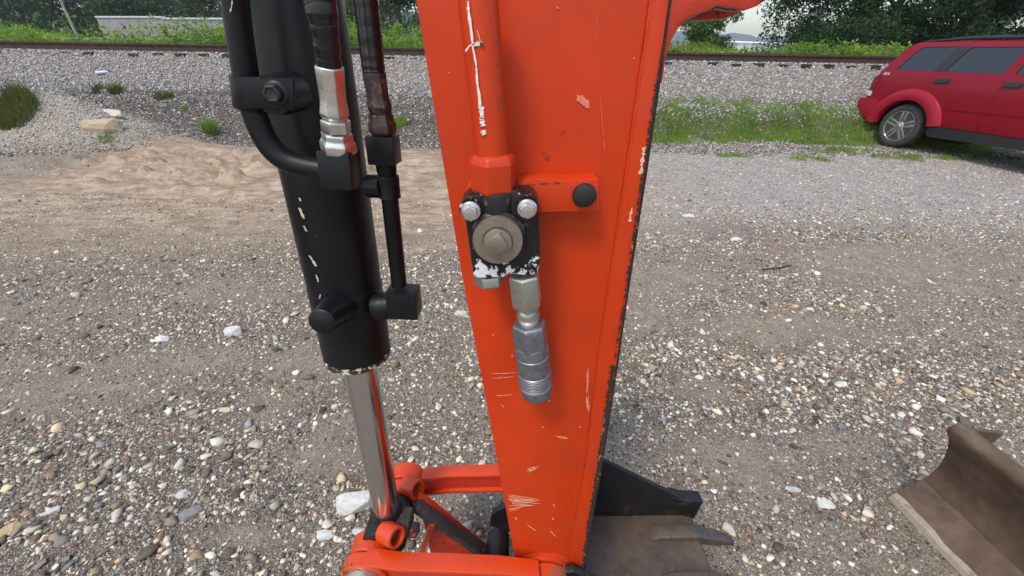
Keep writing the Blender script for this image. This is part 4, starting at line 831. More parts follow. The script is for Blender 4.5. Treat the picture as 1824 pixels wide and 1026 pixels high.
# ================================================================== cylinder
YC = .575
cTop = Vector((at(541, -120, YC).x, YC, at(541, -120, YC).z)); cR = at(690, 915, .552)
c0 = at(522, 0, .600); axis = (cR - c0).normalized()
def onax(py):                       # point of the axis that shows at row py
    lo, hi = -1.0, 2.0
    for _ in range(50):
        mid = (lo + hi) / 2; p = c0 + axis * mid; q = p - CAM; yy = 513 - FPX * q.dot(UV) / q.dot(f0)
        if yy < py: lo = mid
        else: hi = mid
    return c0 + axis * lo
def rad(py, wpx): p = onax(py); return wpx / FPX * (p - CAM).dot(f0) / 2
Rb = .0605
pB = onax(622); pA = c0 - axis * .45; Lb = (pB - pA).length
bm = bmesh.new(); zsm = (onax(505) - pA).length
lathe(bm, frame(pA, axis), [(Rb, 0), (Rb, zsm - .0006), (Rb + .0008, zsm), (Rb + .0008, Lb - .002), (Rb - .002, Lb)], 72); barrel = finish(bm, 'cylinder_barrel', M['barrel'], EX)
pG = onax(642)
bm = bmesh.new(); lathe(bm, frame(pB, axis), [(Rb - .002, .0004), (Rb + .0012, .001), (Rb + .0005, .012), (Rb - .006, .016), (.032, .017)], 72); finish(bm, 'gland_ring', M['gland'], barrel)
bm = bmesh.new(); lathe(bm, frame(pB, axis), [(.0320, 0), (.0320, (cR - pB).length - .006)], 56); finish(bm, 'piston_rod', M['chrome'], EX)
# rod end: black collar, eye
bm = bmesh.new(); lathe(bm, frame(cR - axis * .035, axis), [(.0340, 0), (.0350, .002), (.0355, .020), (.040, .034), (.046, .045)], 48); re = finish(bm, 'rod_end', M['bucketblack'], EX)
pin = cR + axis * .045
bm = bmesh.new(); lathe(bm, frame(pin - Vector((0, .052, 0)), (0, 1, 0)), [(.026, 0), (.050, 0), (.055, .005), (.055, .099), (.050, .104), (.026, .104)], 48); finish(bm, 'rod_eye', M['bucketblack'], re)
bm = bmesh.new(); box(bm, frame(pin + Vector((.03, -.01, .028)), axis), .06, .07, .05); finish(bm, 'rod_lug', M['weathered'], re, bevel=.008)
bm = bmesh.new(); lathe(bm, frame(pin + Vector((.065, -.02, .015)), (.7, -.4, .5)), [(0, 0), (.02, 0), (.021, .012), (.012, .018), (0, .018)], 6); finish(bm, 'retaining_nut', M['weathered'], re, bevel=.002)
# paint chips running down the barrel
def onbarrel(px, py, out=.0006):
    d = ray(px, py).normalized(); t = .3
    # march to the barrel's surface
    for _ in range(400):
        p = CAM + d * t; q = (p - pA); r_ = (q - axis * q.dot(axis)).length
        if r_ <= Rb + out + .0009: break
        t += max(.0004, (r_ - Rb) * .5)
    return p
def chipline(pts, wpx, seed):
    r = random.Random(seed); bm = bmesh.new(); prev = None
    for k, (x, y) in enumerate(pts):
        wv = wpx * r.uniform(.5, 1.2) / 2; a_ = onbarrel(x - wv, y); b_ = onbarrel(x + wv, y + r.uniform(-.5, .5)); cur = [bm.verts.new(a_), bm.verts.new(b_)]
        if prev: bm.faces.new([prev[0], prev[1], cur[1], cur[0]])
        prev = cur
    return bm
for i_, (x0, y0, x1, y1, wd_) in enumerate(((533, 352, 535, 358, 3), (533, 370, 541, 389, 5), (541, 402, 546, 412, 3), (551, 455, 563, 474, 4.5), (563, 490, 567, 502, 3), (571, 524, 569, 532, 2), (441, 105, 447, 148, 1.6), (449, 120, 470, 185, 1.3))):
    n_ = 8; bm = chipline([(x0 + (x1 - x0) * k / n_ + random.uniform(-.5, .5), y0 + (y1 - y0) * k / n_) for k in range(n_ + 1)], wd_, i_); finish(bm, 'paint_chip', M['cream'] if i_ < 6 else M['zincdull'], barrel)
# plug boss low on the barrel
q0 = at(606, 546, YC - .045); q1 = at(573, 573, YC - .108)
bm = bmesh.new(); dd_ = (q1 - q0); lathe(bm, frame(q0, dd_), [(.0285, 0), (.0265, .006), (.0235, dd_.length * .55), (.0205, dd_.length * .8), (.0195, dd_.length), (.016, dd_.length + .0025), (0, dd_.length + .003)], 40); finish(bm, 'plug_boss', M['black'], barrel)
# left steel pipe
Yp = .478; pp = smoothpath(pf([(414, -90), (419, 0), (431, 90), (446, 175), (463, 228), (487, 268), (520, 290), (560, 300), (592, 304)], Yp), 8)
bm = bmesh.new(); tube(bm, pp, [.0124 + .0014 * i / len(pp) for i in range(len(pp))], 28); pipe = finish(bm, 'steel_pipe', M['black'], EX)
bm = ragged_strip([p + Vector((.003, -.0126, 0)) for p in pf([(423, 0), (421, 16), (418, 24)], Yp)], .0012, .8, 60, 3, 0, True); finish(bm, 'paint_chip', M['cream'], pipe)
bm = ragged_strip([p + Vector((.002, -.004, 0)) for p in pf([(401, -10), (404, 20), (408, 45)], Yp)], .0014, .8, 60, 4, 0, True); finish(bm, 'paint_chip', M['cream'], pipe)
# clamp on the pipe
cl0 = at(446, 168, Yp); bm = bmesh.new()
prism(bm, pf([(426, 137), (462, 137), (466, 140), (522, 140), (524, 190), (520, 197), (475, 194), (436, 194)], Yp - .0165), (0, .005, 0)); clp = finish(bm, 'pipe_clamp', M['black'], EX, bevel=.0012)
bm = bmesh.new(); pth = at(432, 137, Yp) ; tube(bm, [at(440, 137, Yp) , at(446, 194, Yp)], .0165, 24); finish(bm, 'clamp_shell', M['black'], clp, bevel=.001)
bm = bmesh.new(); lathe(bm, frame(at(522, 163, Yp + .035), (0, -1, 0)), [(.022, 0), (.022, .03), (.020, .048)], 36); finish(bm, 'standoff', M['black'], clp)
bm = bmesh.new(); c = at(491, 166, Yp - .018); lathe(bm, frame(c + Vector((0, .003, 0)), (.05, -1, 0)), [(.0125, 0), (.0125, .002), (.0105, .004)], 32); lathe(bm, frame(c, (.05, -1, 0)), [(.0098, 0), (.0098, .009), (.0084, .0105), (.0066, .0105), (.006, .0095), (0, .0095)], 6); finish(bm, 'clamp_bolt', M['rubber'], clp, bevel=.0005)
# elbow block and hose 1
Yk = .462; kb = at(606, 300, Yk)
bm = bmesh.new(); box(bm, frame(at(607, 301, Yk), (0.05, .12, 1)), .037, .036, .042); blk = finish(bm, 'elbow_block', M['black'], EX, bevel=.0012)
kt = at(604, 277, Yk); ha = at(604, 272, Yk); hb = at(586, 112, Yk - .012); hd = (ha - hb)
def hs_(t): return hb + hd * t
Lh = hd.length
bm = bmesh.new(); lathe(bm, frame(hs_(1.06), -hd), [(.011, 0), (.011, Lh * .1)], 24); finish(bm, 'port_stub', M['rubber'], blk)
hose = bmesh.new()
top = hs_(.02); P_ = smoothpath([top, at(580, 60, .442), at(570, 0, .44), at(558, -90, .45), at(550, -200, .47)], 14)
rr = [.0122 + .0034 * sstep(10, 34, i) + .0004 * math.sin(i * .9) + .0003 * math.sin(i * 2.3) for i in range(len(P_))]
tube(hose, P_, [float(v) for v in rr], 28); h1 = finish(hose, 'hose', M['tape'], EX)
def wraps(P, rr, parent, turns, th=.0009, seed=1):   # overlapping edges of the wrapping tape
    r = random.Random(seed)
    for k in range(turns):
        i0 = 2 + k * (len(P) - 12) / turns; pts = []
        for j in range(25):
            f_ = min(len(P) - 1.01, max(0, i0 + 5.5 * (j / 24 - .0))); i = int(f_); p = P[i].lerp(P[i + 1], f_ - i); a = math.pi * (1.08 - 1.16 * j / 24) + math.pi
            pts.append(p + Vector((-math.cos(a) * (rr[i] + .0002), math.sin(a) * (rr[i] + .0002), 0)))
        bm = bmesh.new(); tube(bm, pts, th, 6); finish(bm, 'tape_edge', M['tape'], parent)
wraps(P_, [float(v) for v in rr], h1, 4, .0005)
bm = bmesh.new(); fl = Lh * .55
prof = [(q_[0] * .86, q_[1]) for q_ in ((.0150, 0), (.0168, .0006), (.0167, fl * .12), (.0160, fl * .35), (.0159, fl * .62), (.0172, fl * .80), (.0180, fl * .88), (.0180, fl * .93), (.0166, fl * .97), (.0156, fl * .99), (.0156, fl * 1.08), (.0150, fl * 1.1))]
lathe(bm, frame(hs_(.03), hd), prof, 8, rot=R(10)); finish(bm, 'ferrule', M['zinc'], h1, bevel=.0025, ang=50)
stack('hex_flats', hs_(.60), hs_(.76), [(.0150, 0), (.0158, .0008), (.0158, Lh * .13), (.0148, Lh * .135)], 'zinc', h1, 6, R(2), .0005)
stack('swivel_nut', hs_(.745), hs_(1.0), [(.0146, 0), (.0168, .0004), (.0172, .002), (.0172, Lh * .08), (.0195, Lh * .12), (.0200, Lh * .15), (.0200, Lh * .225), (.0180, Lh * .25)], 'zinc', h1, 6, R(20), .0022)
# hose 2 (right) down to the second block, pipe, clamp, lower block
Y2 = .548
g0 = at(651, -5, Y2); g1 = at(684, 245, Y2); gd_ = g1 - g0
bm = bmesh.new(); P2 = smoothpath([at(640, -200, Y2), at(646, -60, Y2), at(653, 10, Y2), at(664, 110, Y2), at(668, 140, Y2)], 12); rr2 = [.0138 + .0003 * math.sin(i * 1.7) for i in range(len(P2))]
tube(bm, P2, rr2, 24); h2 = finish(bm, 'hose', M['tape'], EX); wraps(P2, rr2, h2, 3, .0004, 3)
f2a, f2b = at(666, 130, Y2), at(679, 206, Y2); l2 = (f2b - f2a).length
stack('ferrule', f2a, f2b, [(q_[0] * .84, q_[1]) for q_ in ((.0165, 0), (.0185, .0008), (.0178, l2 * .15), (.0172, l2 * .5), (.0182, l2 * .66), (.0194, l2 * .74), (.0194, l2 * .8), (.0180, l2 * .84), (.0174, l2 * .98), (.016, l2))], 'darkzinc', h2, 8, R(5), .002)
f3a, f3b = at(678, 203, Y2), at(683, 240, Y2); l3 = (f3b - f3a).length
stack('swivel_nut', f3a, f3b, [(.0145, 0), (.0162, .001), (.0162, l3 * .3), (.0182, l3 * .45), (.0182, l3 * .85), (.015, l3)], 'darkzinc', h2, 6, R(22), .002)
bm = bmesh.new(); box(bm, frame(at(684, 266, Y2), (.03, .05, 1)), .037, .036, .036); fr_ = finish(bm, 'elbow_block', M['black'], EX, bevel=.0012)
pd0, pd1 = at(686, 284, Y2), at(711, 508, Y2)
bm = bmesh.new(); tube(bm, [pd0, at(689, 305, Y2), at(690, 312, Y2), pd1], [.014, .0138, .0122, .0122], 24); p2 = finish(bm, 'steel_pipe', M['black'], EX)
bm = bmesh.new(); ca, cb = at(690, 312, Y2), at(694, 350, Y2); lathe(bm, frame(ca, cb - ca), [(.0145, 0), (.0158, .001), (.0158, (cb - ca).length * .9), (.0165, (cb - ca).length)], 24); lathe(bm, frame(at(658, 332, Y2 + .008), at(690, 332, Y2) - at(658, 332, Y2 + .008)), [(.0165, 0), (.0165, .022), (.019, .023), (.019, .026)], 24); finish(bm, 'pipe_clamp', M['black'], p2)
bm = bmesh.new(); box(bm, frame(at(720, 537, Y2), (.03, .05, 1)) , .038, .05, .050); lb = finish(bm, 'port_block', M['black'], EX, bevel=.002)
bm = bmesh.new(); c_ = at(745, 545, Y2); lathe(bm, frame(at(672, 547, Y2 + .005), at(716, 540, Y2) - at(672, 547, Y2 + .005)), [(.024, 0), (.024, .018), (.0215, .022), (.020, .034)], 32); lathe(bm, frame(at(728, 537, Y2), (1, 0, -.05)), [(.012, 0), (.012, .0135), (.010, .015)], 20); finish(bm, 'port_boss', M['black'], lb)

# ================================================================== links
def beam(name, pts_top, y0, y1, h, parent, m='orange_link', web=True, flange=.012):
    """forged link: top flange, recessed web, lower flange; pts_top = [(x, z)] of its top edge."""
    bm = bmesh.new()
    def strip(off0, off1, ya, yb):
        a = [Vector((x, ya, z + off0)) for x, z in pts_top]; b = [Vector((x, ya, z + off1)) for x, z in pts_top]; prism(bm, a + b[::-1], (0, yb - ya, 0))
    strip(0, -flange, y0, y1); strip(-h + flange, -h, y0, y1)
    o = finish(bm, name, M[m], parent, bevel=.003)
    bm = bmesh.new(); strip(-flange + .001, -h + flange - .001, y0 + .010, y1 - .010); finish(bm, 'web', M['orange_web'], o)
    return o
zl = .50; py_ = pin.y; px_ = pin.x; pz_ = pin.z
# near link: in front of the arm, from the pin hub to the boss on the arm
tN = lambda px, py, Y: (at(px, py, Y).x, at(px, py, Y).z)
top_n = [tN(655, 975, .480), tN(720, 984, .480), tN(800, 986, .480), tN(890, 990, .480), tN(960, 998, .480)]
near = beam('link', top_n, .440, .482, .075, EX)
top_f = [tN(712, 838, .700), tN(745, 835, .700), tN(800, 828, .700), tN(890, 826, .700), tN(985, 832, .700)]
far = beam('link', top_f, .664, .700, .085, EX)
bm = bmesh.new(); q = at(842, 849, .6725)
for k in range(6): box(bm, frame(at(820 + k * 9, 852 + (k % 2), .6735), (0, -1, 0)), .008 if k % 2 else .009, .007 + .002 * (k % 3), .0015)
finish(bm, 'raised_casting_marks', M['orange_web'], far, bevel=.0004)
# hubs round the pin: near and far
def hub(ya, yb, r, parent, cx, cz, m='orange_link'):
    bm = bmesh.new(); lathe(bm, frame((cx, ya, cz), (0, 1, 0)), [(.024, 0), (r - .004, 0), (r, .004), (r, yb - ya - .004), (r - .004, yb - ya), (.024, yb - ya)], 48); return finish(bm, 'hub', M[m], parent)
hcn = at(652, 1012, .46)
hub(.438, .474, .056, near, hcn.x, hcn.z); hub(.4765, .526, .052, near, hcn.x + .004, hcn.z + .004)
hcf = at(722, 872, .64); hub(.655, .702, .050, far, hcf.x - .006, hcf.z - .01); hub(.612, .653, .047, far, hcf.x - .006, hcf.z - .012)
bm = bmesh.new(); lathe(bm, frame((hcn.x, .418, hcn.z), (0, 1, 0)), [(0, 0), (.036, 0), (.042, .004), (.042, .0195)], 40); finish(bm, 'pin_head', M['zincdull'], near)
bm = bmesh.new(); lathe(bm, frame((pin.x, .50, pin.z), (0, 1, 0)), [(0, 0), (.0255, 0), (.0255, .17), (0, .17)], 32); finish(bm, 'pin', M['zincdull'], EX)
def collar(c, dirv, parent):
    bm = bmesh.new(); lathe(bm, frame(c, dirv), [(.0265, -.045), (.0255, 0), (.0250, .003), (.0195, .0035), (.0185, 0), (.0185, -.020), (0, -.020)], 40); cc = finish(bm, 'retainer_tube', M['orange_link'], parent)
    bm = bmesh.new(); lathe(bm, frame(Vector(c) - Vector(dirv).normalized() * .0195, dirv), [(.017, 0), (.013, .008), (0, .009)], 6); finish(bm, 'retaining_bolt', M['weathered'], cc, bevel=.001)
collar(at(706, 957, .488), (.80, -.45, .30), near); collar(at(743, 872, .620), (.80, -.45, .30), far)
# boss on the arm where the near link turns
bc = at(968, 1034, .47)
bm = bmesh.new(); lathe(bm, frame((bc.x, .438, bc.z), (0, 1, 0)), [(.03, 0), (.062, 0), (.066, .004), (.066, .044), (.062, .047)], 56); finish(bm, 'boss', M['orange_boss'], near)
bm = bmesh.new(); lathe(bm, frame((bc.x, .4855, bc.z), (0, 1, 0)), [(.062, 0), (.070, .002), (.071, .010), (.080, .0145)], 56); finish(bm, 'pivot_boss', M['orange'], arm)
bm = bmesh.new(); lathe(bm, frame((bc.x, .49, bc.z), (0, 1, 0)), [(.01, 0), (.03, 0), (.03, .22), (.01, .22)], 32); finish(bm, 'pin', M['zincdull'], EX)
# bucket link: pair of plates from the rod pin down to the bucket
u = [at(744, 888, .60), at(764, 900, .60), at(872, 988, .60), at(880, 1040, .60), at(820, 1090, .60), at(770, 1000, .60)]
bm = bmesh.new(); prism(bm, u, (0, .022, 0)); bl2 = finish(bm, 'bucket_link', M['orange_web'], EX, bevel=.003)
bm = bmesh.new(); a_, b_ = at(742, 900, .585), at(884, 1000, .585); dl = (b_ - a_); box(bm, frame((a_ + b_) / 2, dl, (0, 1, 0)), .022, .032, dl.length); finish(bm, 'rib', M['weathered'], bl2, bevel=.004)
bm = bmesh.new(); a_, b_ = at(772, 926, .580), at(748, 990, .580); dl = (b_ - a_); box(bm, frame((a_ + b_) / 2, dl, (0, 1, 0)), .014, .03, dl.length); finish(bm, 'stiffener', M['orange_link'], bl2, bevel=.003)
for k in range(3):
    bm = bmesh.new(); box(bm, frame(at(790 + k * 9, 968 + k * 2, .5985), (0, -1, 0)), .006, .008, .0016); finish(bm, 'raised_mark', M['orange_web'], bl2)
# ================================================================== bucket
yn, yf = .20, .832
prof = [(.700, .018), (.55, .010), (.36, .004), (.20, .03), (.09, .10), (.035, .20), (.03, .30), (.07, .375), (.15, .415)]
SP = smoothpath([(x, 0, z) for x, z in prof], 6)
bk_ = bpy.data.objects.new('bucket', None)
bm = bmesh.new(); outp = [Vector((p.x, yn, p.z)) for p in SP]; inn = []
for i, p in enumerate(SP):
    t = (SP[min(i + 1, len(SP) - 1)] - SP[max(i - 1, 0)]).normalized(); inn.append(Vector((p.x, yn, p.z)) + Vector((t.z, 0, -t.x)) * .012)
va = [bm.verts.new(p) for p in outp]; vb_ = [bm.verts.new(p + Vector((0, yf - yn, 0))) for p in outp]; vc = [bm.verts.new(p) for p in inn]; vd = [bm.verts.new(p + Vector((0, yf - yn, 0))) for p in inn]
for i in range(len(SP) - 1):
    bm.faces.new([va[i], vb_[i], vb_[i + 1], va[i + 1]]); bm.faces.new([vc[i], vc[i + 1], vd[i + 1], vd[i]])
    bm.faces.new([va[i], va[i + 1], vc[i + 1], vc[i]]); bm.faces.new([vb_[i], vd[i], vd[i + 1], vb_[i + 1]])
bm.faces.new([va[0], vc[0], vd[0], vb_[0]]); bm.faces.new([va[-1], vb_[-1], vd[-1], vc[-1]])
BK = finish(bm, 'bucket', M['bucketfloor'], EX)
def sideplate(y, th):
    up = [(.15, .43), (.31, .365), (.47, .255), (.62, .155), (.655, .128), (.70, .128), (.705, .03)]
    pts = [Vector((p.x, y, p.z)) for p in SP] ; pts = pts[::-1] + [Vector((.752, y, .02))] ; poly = [Vector((x, y, z)) for x, z in up] ; poly += [Vector((p.x, y, p.z)) for p in SP]
    bm = bmesh.new(); prism(bm, poly, (0, th, 0)); return finish(bm, 'side_plate', M['bucketblack'], BK, bevel=.0015)
sideplate(yf + .0005, .016); sideplate(yn - .0165, .016)
bm = bmesh.new(); prism(bm, [(.60, yf - .006, .155), (.650, yf - .006, .134), (.728, yf - .006, .128), (.722, yf - .006, .018), (.69, yf - .006, .020)], (0, .045, 0)); finish(bm, 'side_cutter', M['bucketblack'], BK, bevel=.003)
bm = bmesh.new(); prism(bm, [(.60, yn, .020), (.712, yn, .022), (.706, yn, .008), (.60, yn, .002)], (0, yf - yn - .001, 0)); finish(bm, 'cutting_edge', M['bucketfloor'], BK, bevel=.003)
for k in range(4):
    ty = yf - .068 - k * .156
    bm = bmesh.new(); tb = [(.525, .022), (.56, .040), (.69, .050), (.725, .044), (.725, .004), (.64, .004)]
    prism(bm, [Vector((x, ty - .024, z)) for x, z in tb], (0, .052, 0)); ad_ = finish(bm, 'tooth_adapter', M['tooth'], BK, bevel=.010)
    bm = bmesh.new(); A_ = [Vector((.700, ty + s * .022, z)) for s, z in ((-1, .048), (1, .048), (1, .004), (-1, .004))]; B_ = [Vector((.835, ty - .014 + s * .014, z)) for s, z in ((-1, .022), (1, .022), (1, .006), (-1, .006))]; Mid = [Vector((.77, ty - .006 + s * .021, z)) for s, z in ((-1, .040), (1, .040), (1, .000), (-1, .000))]
    rg = [[bm.verts.new(p) for p in r_] for r_ in (A_, Mid, B_)]
    for a_, b_ in zip(rg, rg[1:]):
        for j in range(4): bm.faces.new([a_[j], a_[(j + 1) % 4], b_[(j + 1) % 4], b_[j]])
    bm.faces.new(rg[0][::-1]); bm.faces.new(rg[-1]); finish(bm, 'tooth', M['tooth'], ad_, bevel=.005)
for ey in (.47, .67):       # hinge ears
    bm = bmesh.new(); prism(bm, [(-.06, ey, .245), (-.05, ey, .31), (.0, ey, .36), (.10, ey, .40), (.17, ey, .42), (.24, ey, .36), (.18, ey, .25), (.04, ey, .18)], (0, .02, 0)); finish(bm, 'hinge_ear', M['bucketblack'], BK, bevel=.003)
bm = bmesh.new(); tube(bm, [(-.03, .50, .25), (-.03, .64, .25)], .035, 24); finish(bm, 'hinge_bushing', M['bucketblack'], BK)

# ================================================================== dozer blade (right)
BL = thing('dozer_blade', 'rusty curved steel dozer blade resting on gravel at lower right', 'dozer blade', (1.6, .6, 0))
bp_ = [(1.578, .004), (1.600, .085), (1.640, .13), (1.648, .21), (1.628, .30), (1.595, .37), (1.558, .42), (1.552, .445)]
BP = smoothpath([(x, 0, z) for x, z in bp_[2:]], 6)
e0 = Vector((0, .93, 0)); dirb = Vector((.35, -1.0, 0)); dirb = Vector((.11, -1, 0)) 
def sweep(profile, th, name, m, parent, length=1.5, start=0.0, thick_dir=Vector((1, 0, 0))):
    bm = bmesh.new(); nrm = []
    n = len(profile)
    for i in range(n):
        t = (profile[min(i + 1, n - 1)] - profile[max(i - 1, 0)]).normalized(); nrm.append(Vector((t.z, 0, -t.x)) * th)
    stations = 14; R_ = []
    for s in range(stations + 1):
        o_ = Vector((0, .93, 0)) + dirb * (start + length * s / stations)
        wob = Vector((0, 0, 0))
        R_.append([bm.verts.new(p + o_ + wob) for p in profile] + [bm.verts.new(p + q_ + o_) for p, q_ in zip(profile[::-1], nrm[::-1])])
    m_ = len(R_[0])
    for a_, b_ in zip(R_, R_[1:]):
        for j in range(m_): bm.faces.new([a_[j], a_[(j + 1) % m_], b_[(j + 1) % m_], b_[j]])
    bm.faces.new(R_[0][::-1]); bm.faces.new(R_[-1]); return finish(bm, name, M[m], parent, bevel=.0)
sweep(BP, .014, 'moldboard', 'rust', BL)
# cutting edge: thick worn plate with wavy front
bm = bmesh.new(); st_ = 40; R_ = []
for s in range(st_ + 1):
    o_ = Vector((0, .93, 0)) + dirb * (1.5 * s / st_ - .004); wv = .006 * math.sin(s * .8) + .004 * math.sin(s * 2.1)
    pr = [(1.570, .000), (1.575 , .022 + wv * .5), (1.588 , .036 + wv), (1.652, .150), (1.668, .146), (1.60, .0)]
    R_.append([bm.verts.new(Vector((x, 0, z)) + o_) for x, z in pr])
for a_, b_ in zip(R_, R_[1:]):
    for j in range(6):
        f = bm.faces.new([a_[j], a_[(j + 1) % 6], b_[(j + 1) % 6], b_[j]]); f.material_index = 1 if j < 2 else 0
bm.faces.new(R_[0][::-1]); bm.faces.new(R_[-1]); ce = finish(bm, 'cutting_edge', M['rust'], BL, ang=25); ce.data.materials.append(M['wornedge'])
# top rim pipe and end gusset behind
bm = bmesh.new(); o0 = Vector((1.575, .93, .442)); tube(bm, [o0, o0 + dirb * .02, o0 + dirb * 1.5], [.022, .029, .029], 20); finish(bm, 'top_rim', M['rust'], BL)
bm = bmesh.new(); prism(bm, [(1.575, .925, .455), (1.735, .925, .435), (1.725, .925, .36), (1.705, .925, .345), (1.66, .925, .41), (1.60, .925, .43)], (0, -.014, 0)); finish(bm, 'end_gusset', M['rust'], BL, bevel=.002)

# ================================================================== red SUV
W0 = atz(1602, 266); Dv = Vector((.177, -.984, 0)).normalized(); Nin = Vector((-Dv.y, Dv.x, 0))     # Nin points away from the seen side
CW = 1.86
def halfw(s, z):
    m = .012 + .05 * max(0, (z - .95) / .45) ** 2 if z < 1.36 else .062 + (z - 1.36) * .30
    if z < .62: m += .035 * ((.62 - z) / .2)
    if s < -.95: m += .07 * ((-.95 - s) / .4) ** 2
    if s > 3.0: m += .30 * ((s - 3.0) / .5) ** 2
    if z > 1.74: m += 1.2 * (z - 1.74) ** 2 * 4
    return m
def cp3(s, z, off=0.0, far=False):
    m = halfw(s, z) - off; m = CW - m if far else m
    return W0 + Dv * s + Nin * m + Vector((0, 0, z))
def arcpts(cx, cz, r, a0, a1, n): return [(cx + r * math.cos(R(a0 + (a1 - a0) * k / n)), cz + r * math.sin(R(a0 + (a1 - a0) * k / n))) for k in range(n + 1)]
def shrink(poly, d):
    n = len(poly); A = sum(poly[i][0] * poly[(i + 1) % n][1] - poly[(i + 1) % n][0] * poly[i][1] for i in range(n)); sg = 1 if A > 0 else -1; out = []
    for i in range(n):
        p, q, r_ = Vector(poly[i - 1]), Vector(poly[i]), Vector(poly[(i + 1) % n]); a = (q - p).normalized(); b = (r_ - q).normalized(); na = Vector((-a.y, a.x)) * sg; nb = Vector((-b.y, b.x)) * sg
        h = (na + nb); h = h / max(.35, h.length_squared / 2) / 1.0; out.append(tuple(q + h * d * .5 * 2 / 2 * 1.0))
    return out
def inpoly(p, poly):
    c = False; n = len(poly)
    for i in range(n):
        a, b = poly[i], poly[(i + 1) % n]
        if (a[1] > p[1]) != (b[1] > p[1]) and p[0] < (b[0] - a[0]) * (p[1] - a[1]) / (b[1] - a[1]) + a[0]: c = not c
    return c
def resample(poly, step=.06):
    out = []; n = len(poly)
    for i in range(n):
        a, b = Vector(poly[i]), Vector(poly[(i + 1) % n]); k = max(1, int((b - a).length / step)); out += [tuple(a.lerp(b, j / k)) for j in range(k)]
    return out
def sheet(name, outline, holes, m, parent, off=0.0, gap=.0, far=False, thick=.02, step=.07):
    outline = shrink(outline, gap) if gap else outline
    loops = [resample(outline)] + [resample(h) for h in holes]; verts = []; edges = []
    for lp in loops:
        b = len(verts); verts += [Vector(p) for p in lp]; edges += [(b + i, b + (i + 1) % len(lp)) for i in range(len(lp))]
    xs = [p[0] for p in outline]; zs = [p[1] for p in outline]; x = min(xs) + step / 2
    while x < max(xs):
        z = min(zs) + step / 2
        while z < max(zs):
            p = (x + .003 * math.sin(z * 50), z)
            if inpoly(p, outline) and not any(inpoly(p, h) for h in holes): verts.append(Vector(p))
            z += step
        x += step
    v, e, f, *_ = delaunay_2d_cdt(verts, edges, [], 0, 1e-5)
    bm = bmesh.new(); vs = [bm.verts.new(cp3(p.x, p.y, off, far)) for p in v]
    for tri in f:
        c = sum((v[i] for i in tri), Vector((0, 0))) / len(tri)
        if inpoly(c, loops[0]) and not any(inpoly(c, h) for h in loops[1:]):
            try: bm.faces.new([vs[i] for i in tri])
            except ValueError: pass
    bmesh.ops.recalc_face_normals(bm, faces=bm.faces)
    lo = [q for q in bm.verts if not q.link_faces]; bmesh.ops.delete(bm, geom=lo, context='VERTS')
    ret = bmesh.ops.extrude_face_region(bm, geom=list(bm.faces)); bmesh.ops.translate(bm, verts=[q for q in ret['geom'] if isinstance(q, bmesh.types.BMVert)], vec=Nin * (-thick if far else thick))
    return finish(bm, name, M[m], parent, ang=40)
SUV = thing('parked_car', 'red sport utility car with roof rails parked on the grass edge', 'car', W0)
wc = (-.26, .385)
arch = arcpts(wc[0], wc[1], .50, -8, 192, 22)
archF = arcpts(2.53, .375, .50, -8, 188, 22)
beltr = 1.33
quarter = [(-1.17, .84), (-1.17, 1.24), (-1.03, 1.52), (-.90, 1.74), (-.82, 1.81), (-.74, 1.84), (.11, 1.84), (.07, 1.72), (-.02, 1.50), (-.09, 1.34), (-.09, 1.15), (.02, .98), (.16, .84), (.24, .70)] + [p for p in arcpts(wc[0], wc[1], .50, 20, 172, 18)] + [(-.80, .50), (-.98, .80)]
qwin = [(-.84, 1.385), (-.80, 1.46), (-.70, 1.66), (-.62, 1.745), (-.56, 1.765), (-.01, 1.765), (-.10, 1.55), (-.17, 1.375)]
rdoor = [(.11, 1.84), (.07, 1.72), (-.02, 1.50), (-.09, 1.34), (-.09, 1.15), (.02, .98), (.16, .84), (.26, .70), (.31, .54), (.34, .49), (1.02, .49), (1.01, .8), (.985, 1.34), (1.03, 1.6), (1.06, 1.84)]
rwin = [(.19, 1.755), (.08, 1.50), (.04, 1.375), (.90, 1.375), (.94, 1.62), (.945, 1.755)]
fdoor = [(1.06, 1.84), (1.03, 1.6), (.985, 1.34), (1.01, .8), (1.02, .49), (1.98, .49), (2.02, .7), (2.08, 1.32), (1.75, 1.76), (1.68, 1.84)]
fwin = [(1.11, 1.755), (1.09, 1.6), (1.06, 1.375), (1.98, 1.375), (1.68, 1.71), (1.60, 1.755)]
fender = [(2.08, 1.32), (2.02, .7)] + arcpts(2.53, .375, .50, 150, -8, 18) + [(3.25, .40), (3.32, .8), (3.25, 1.12), (2.9, 1.24)]
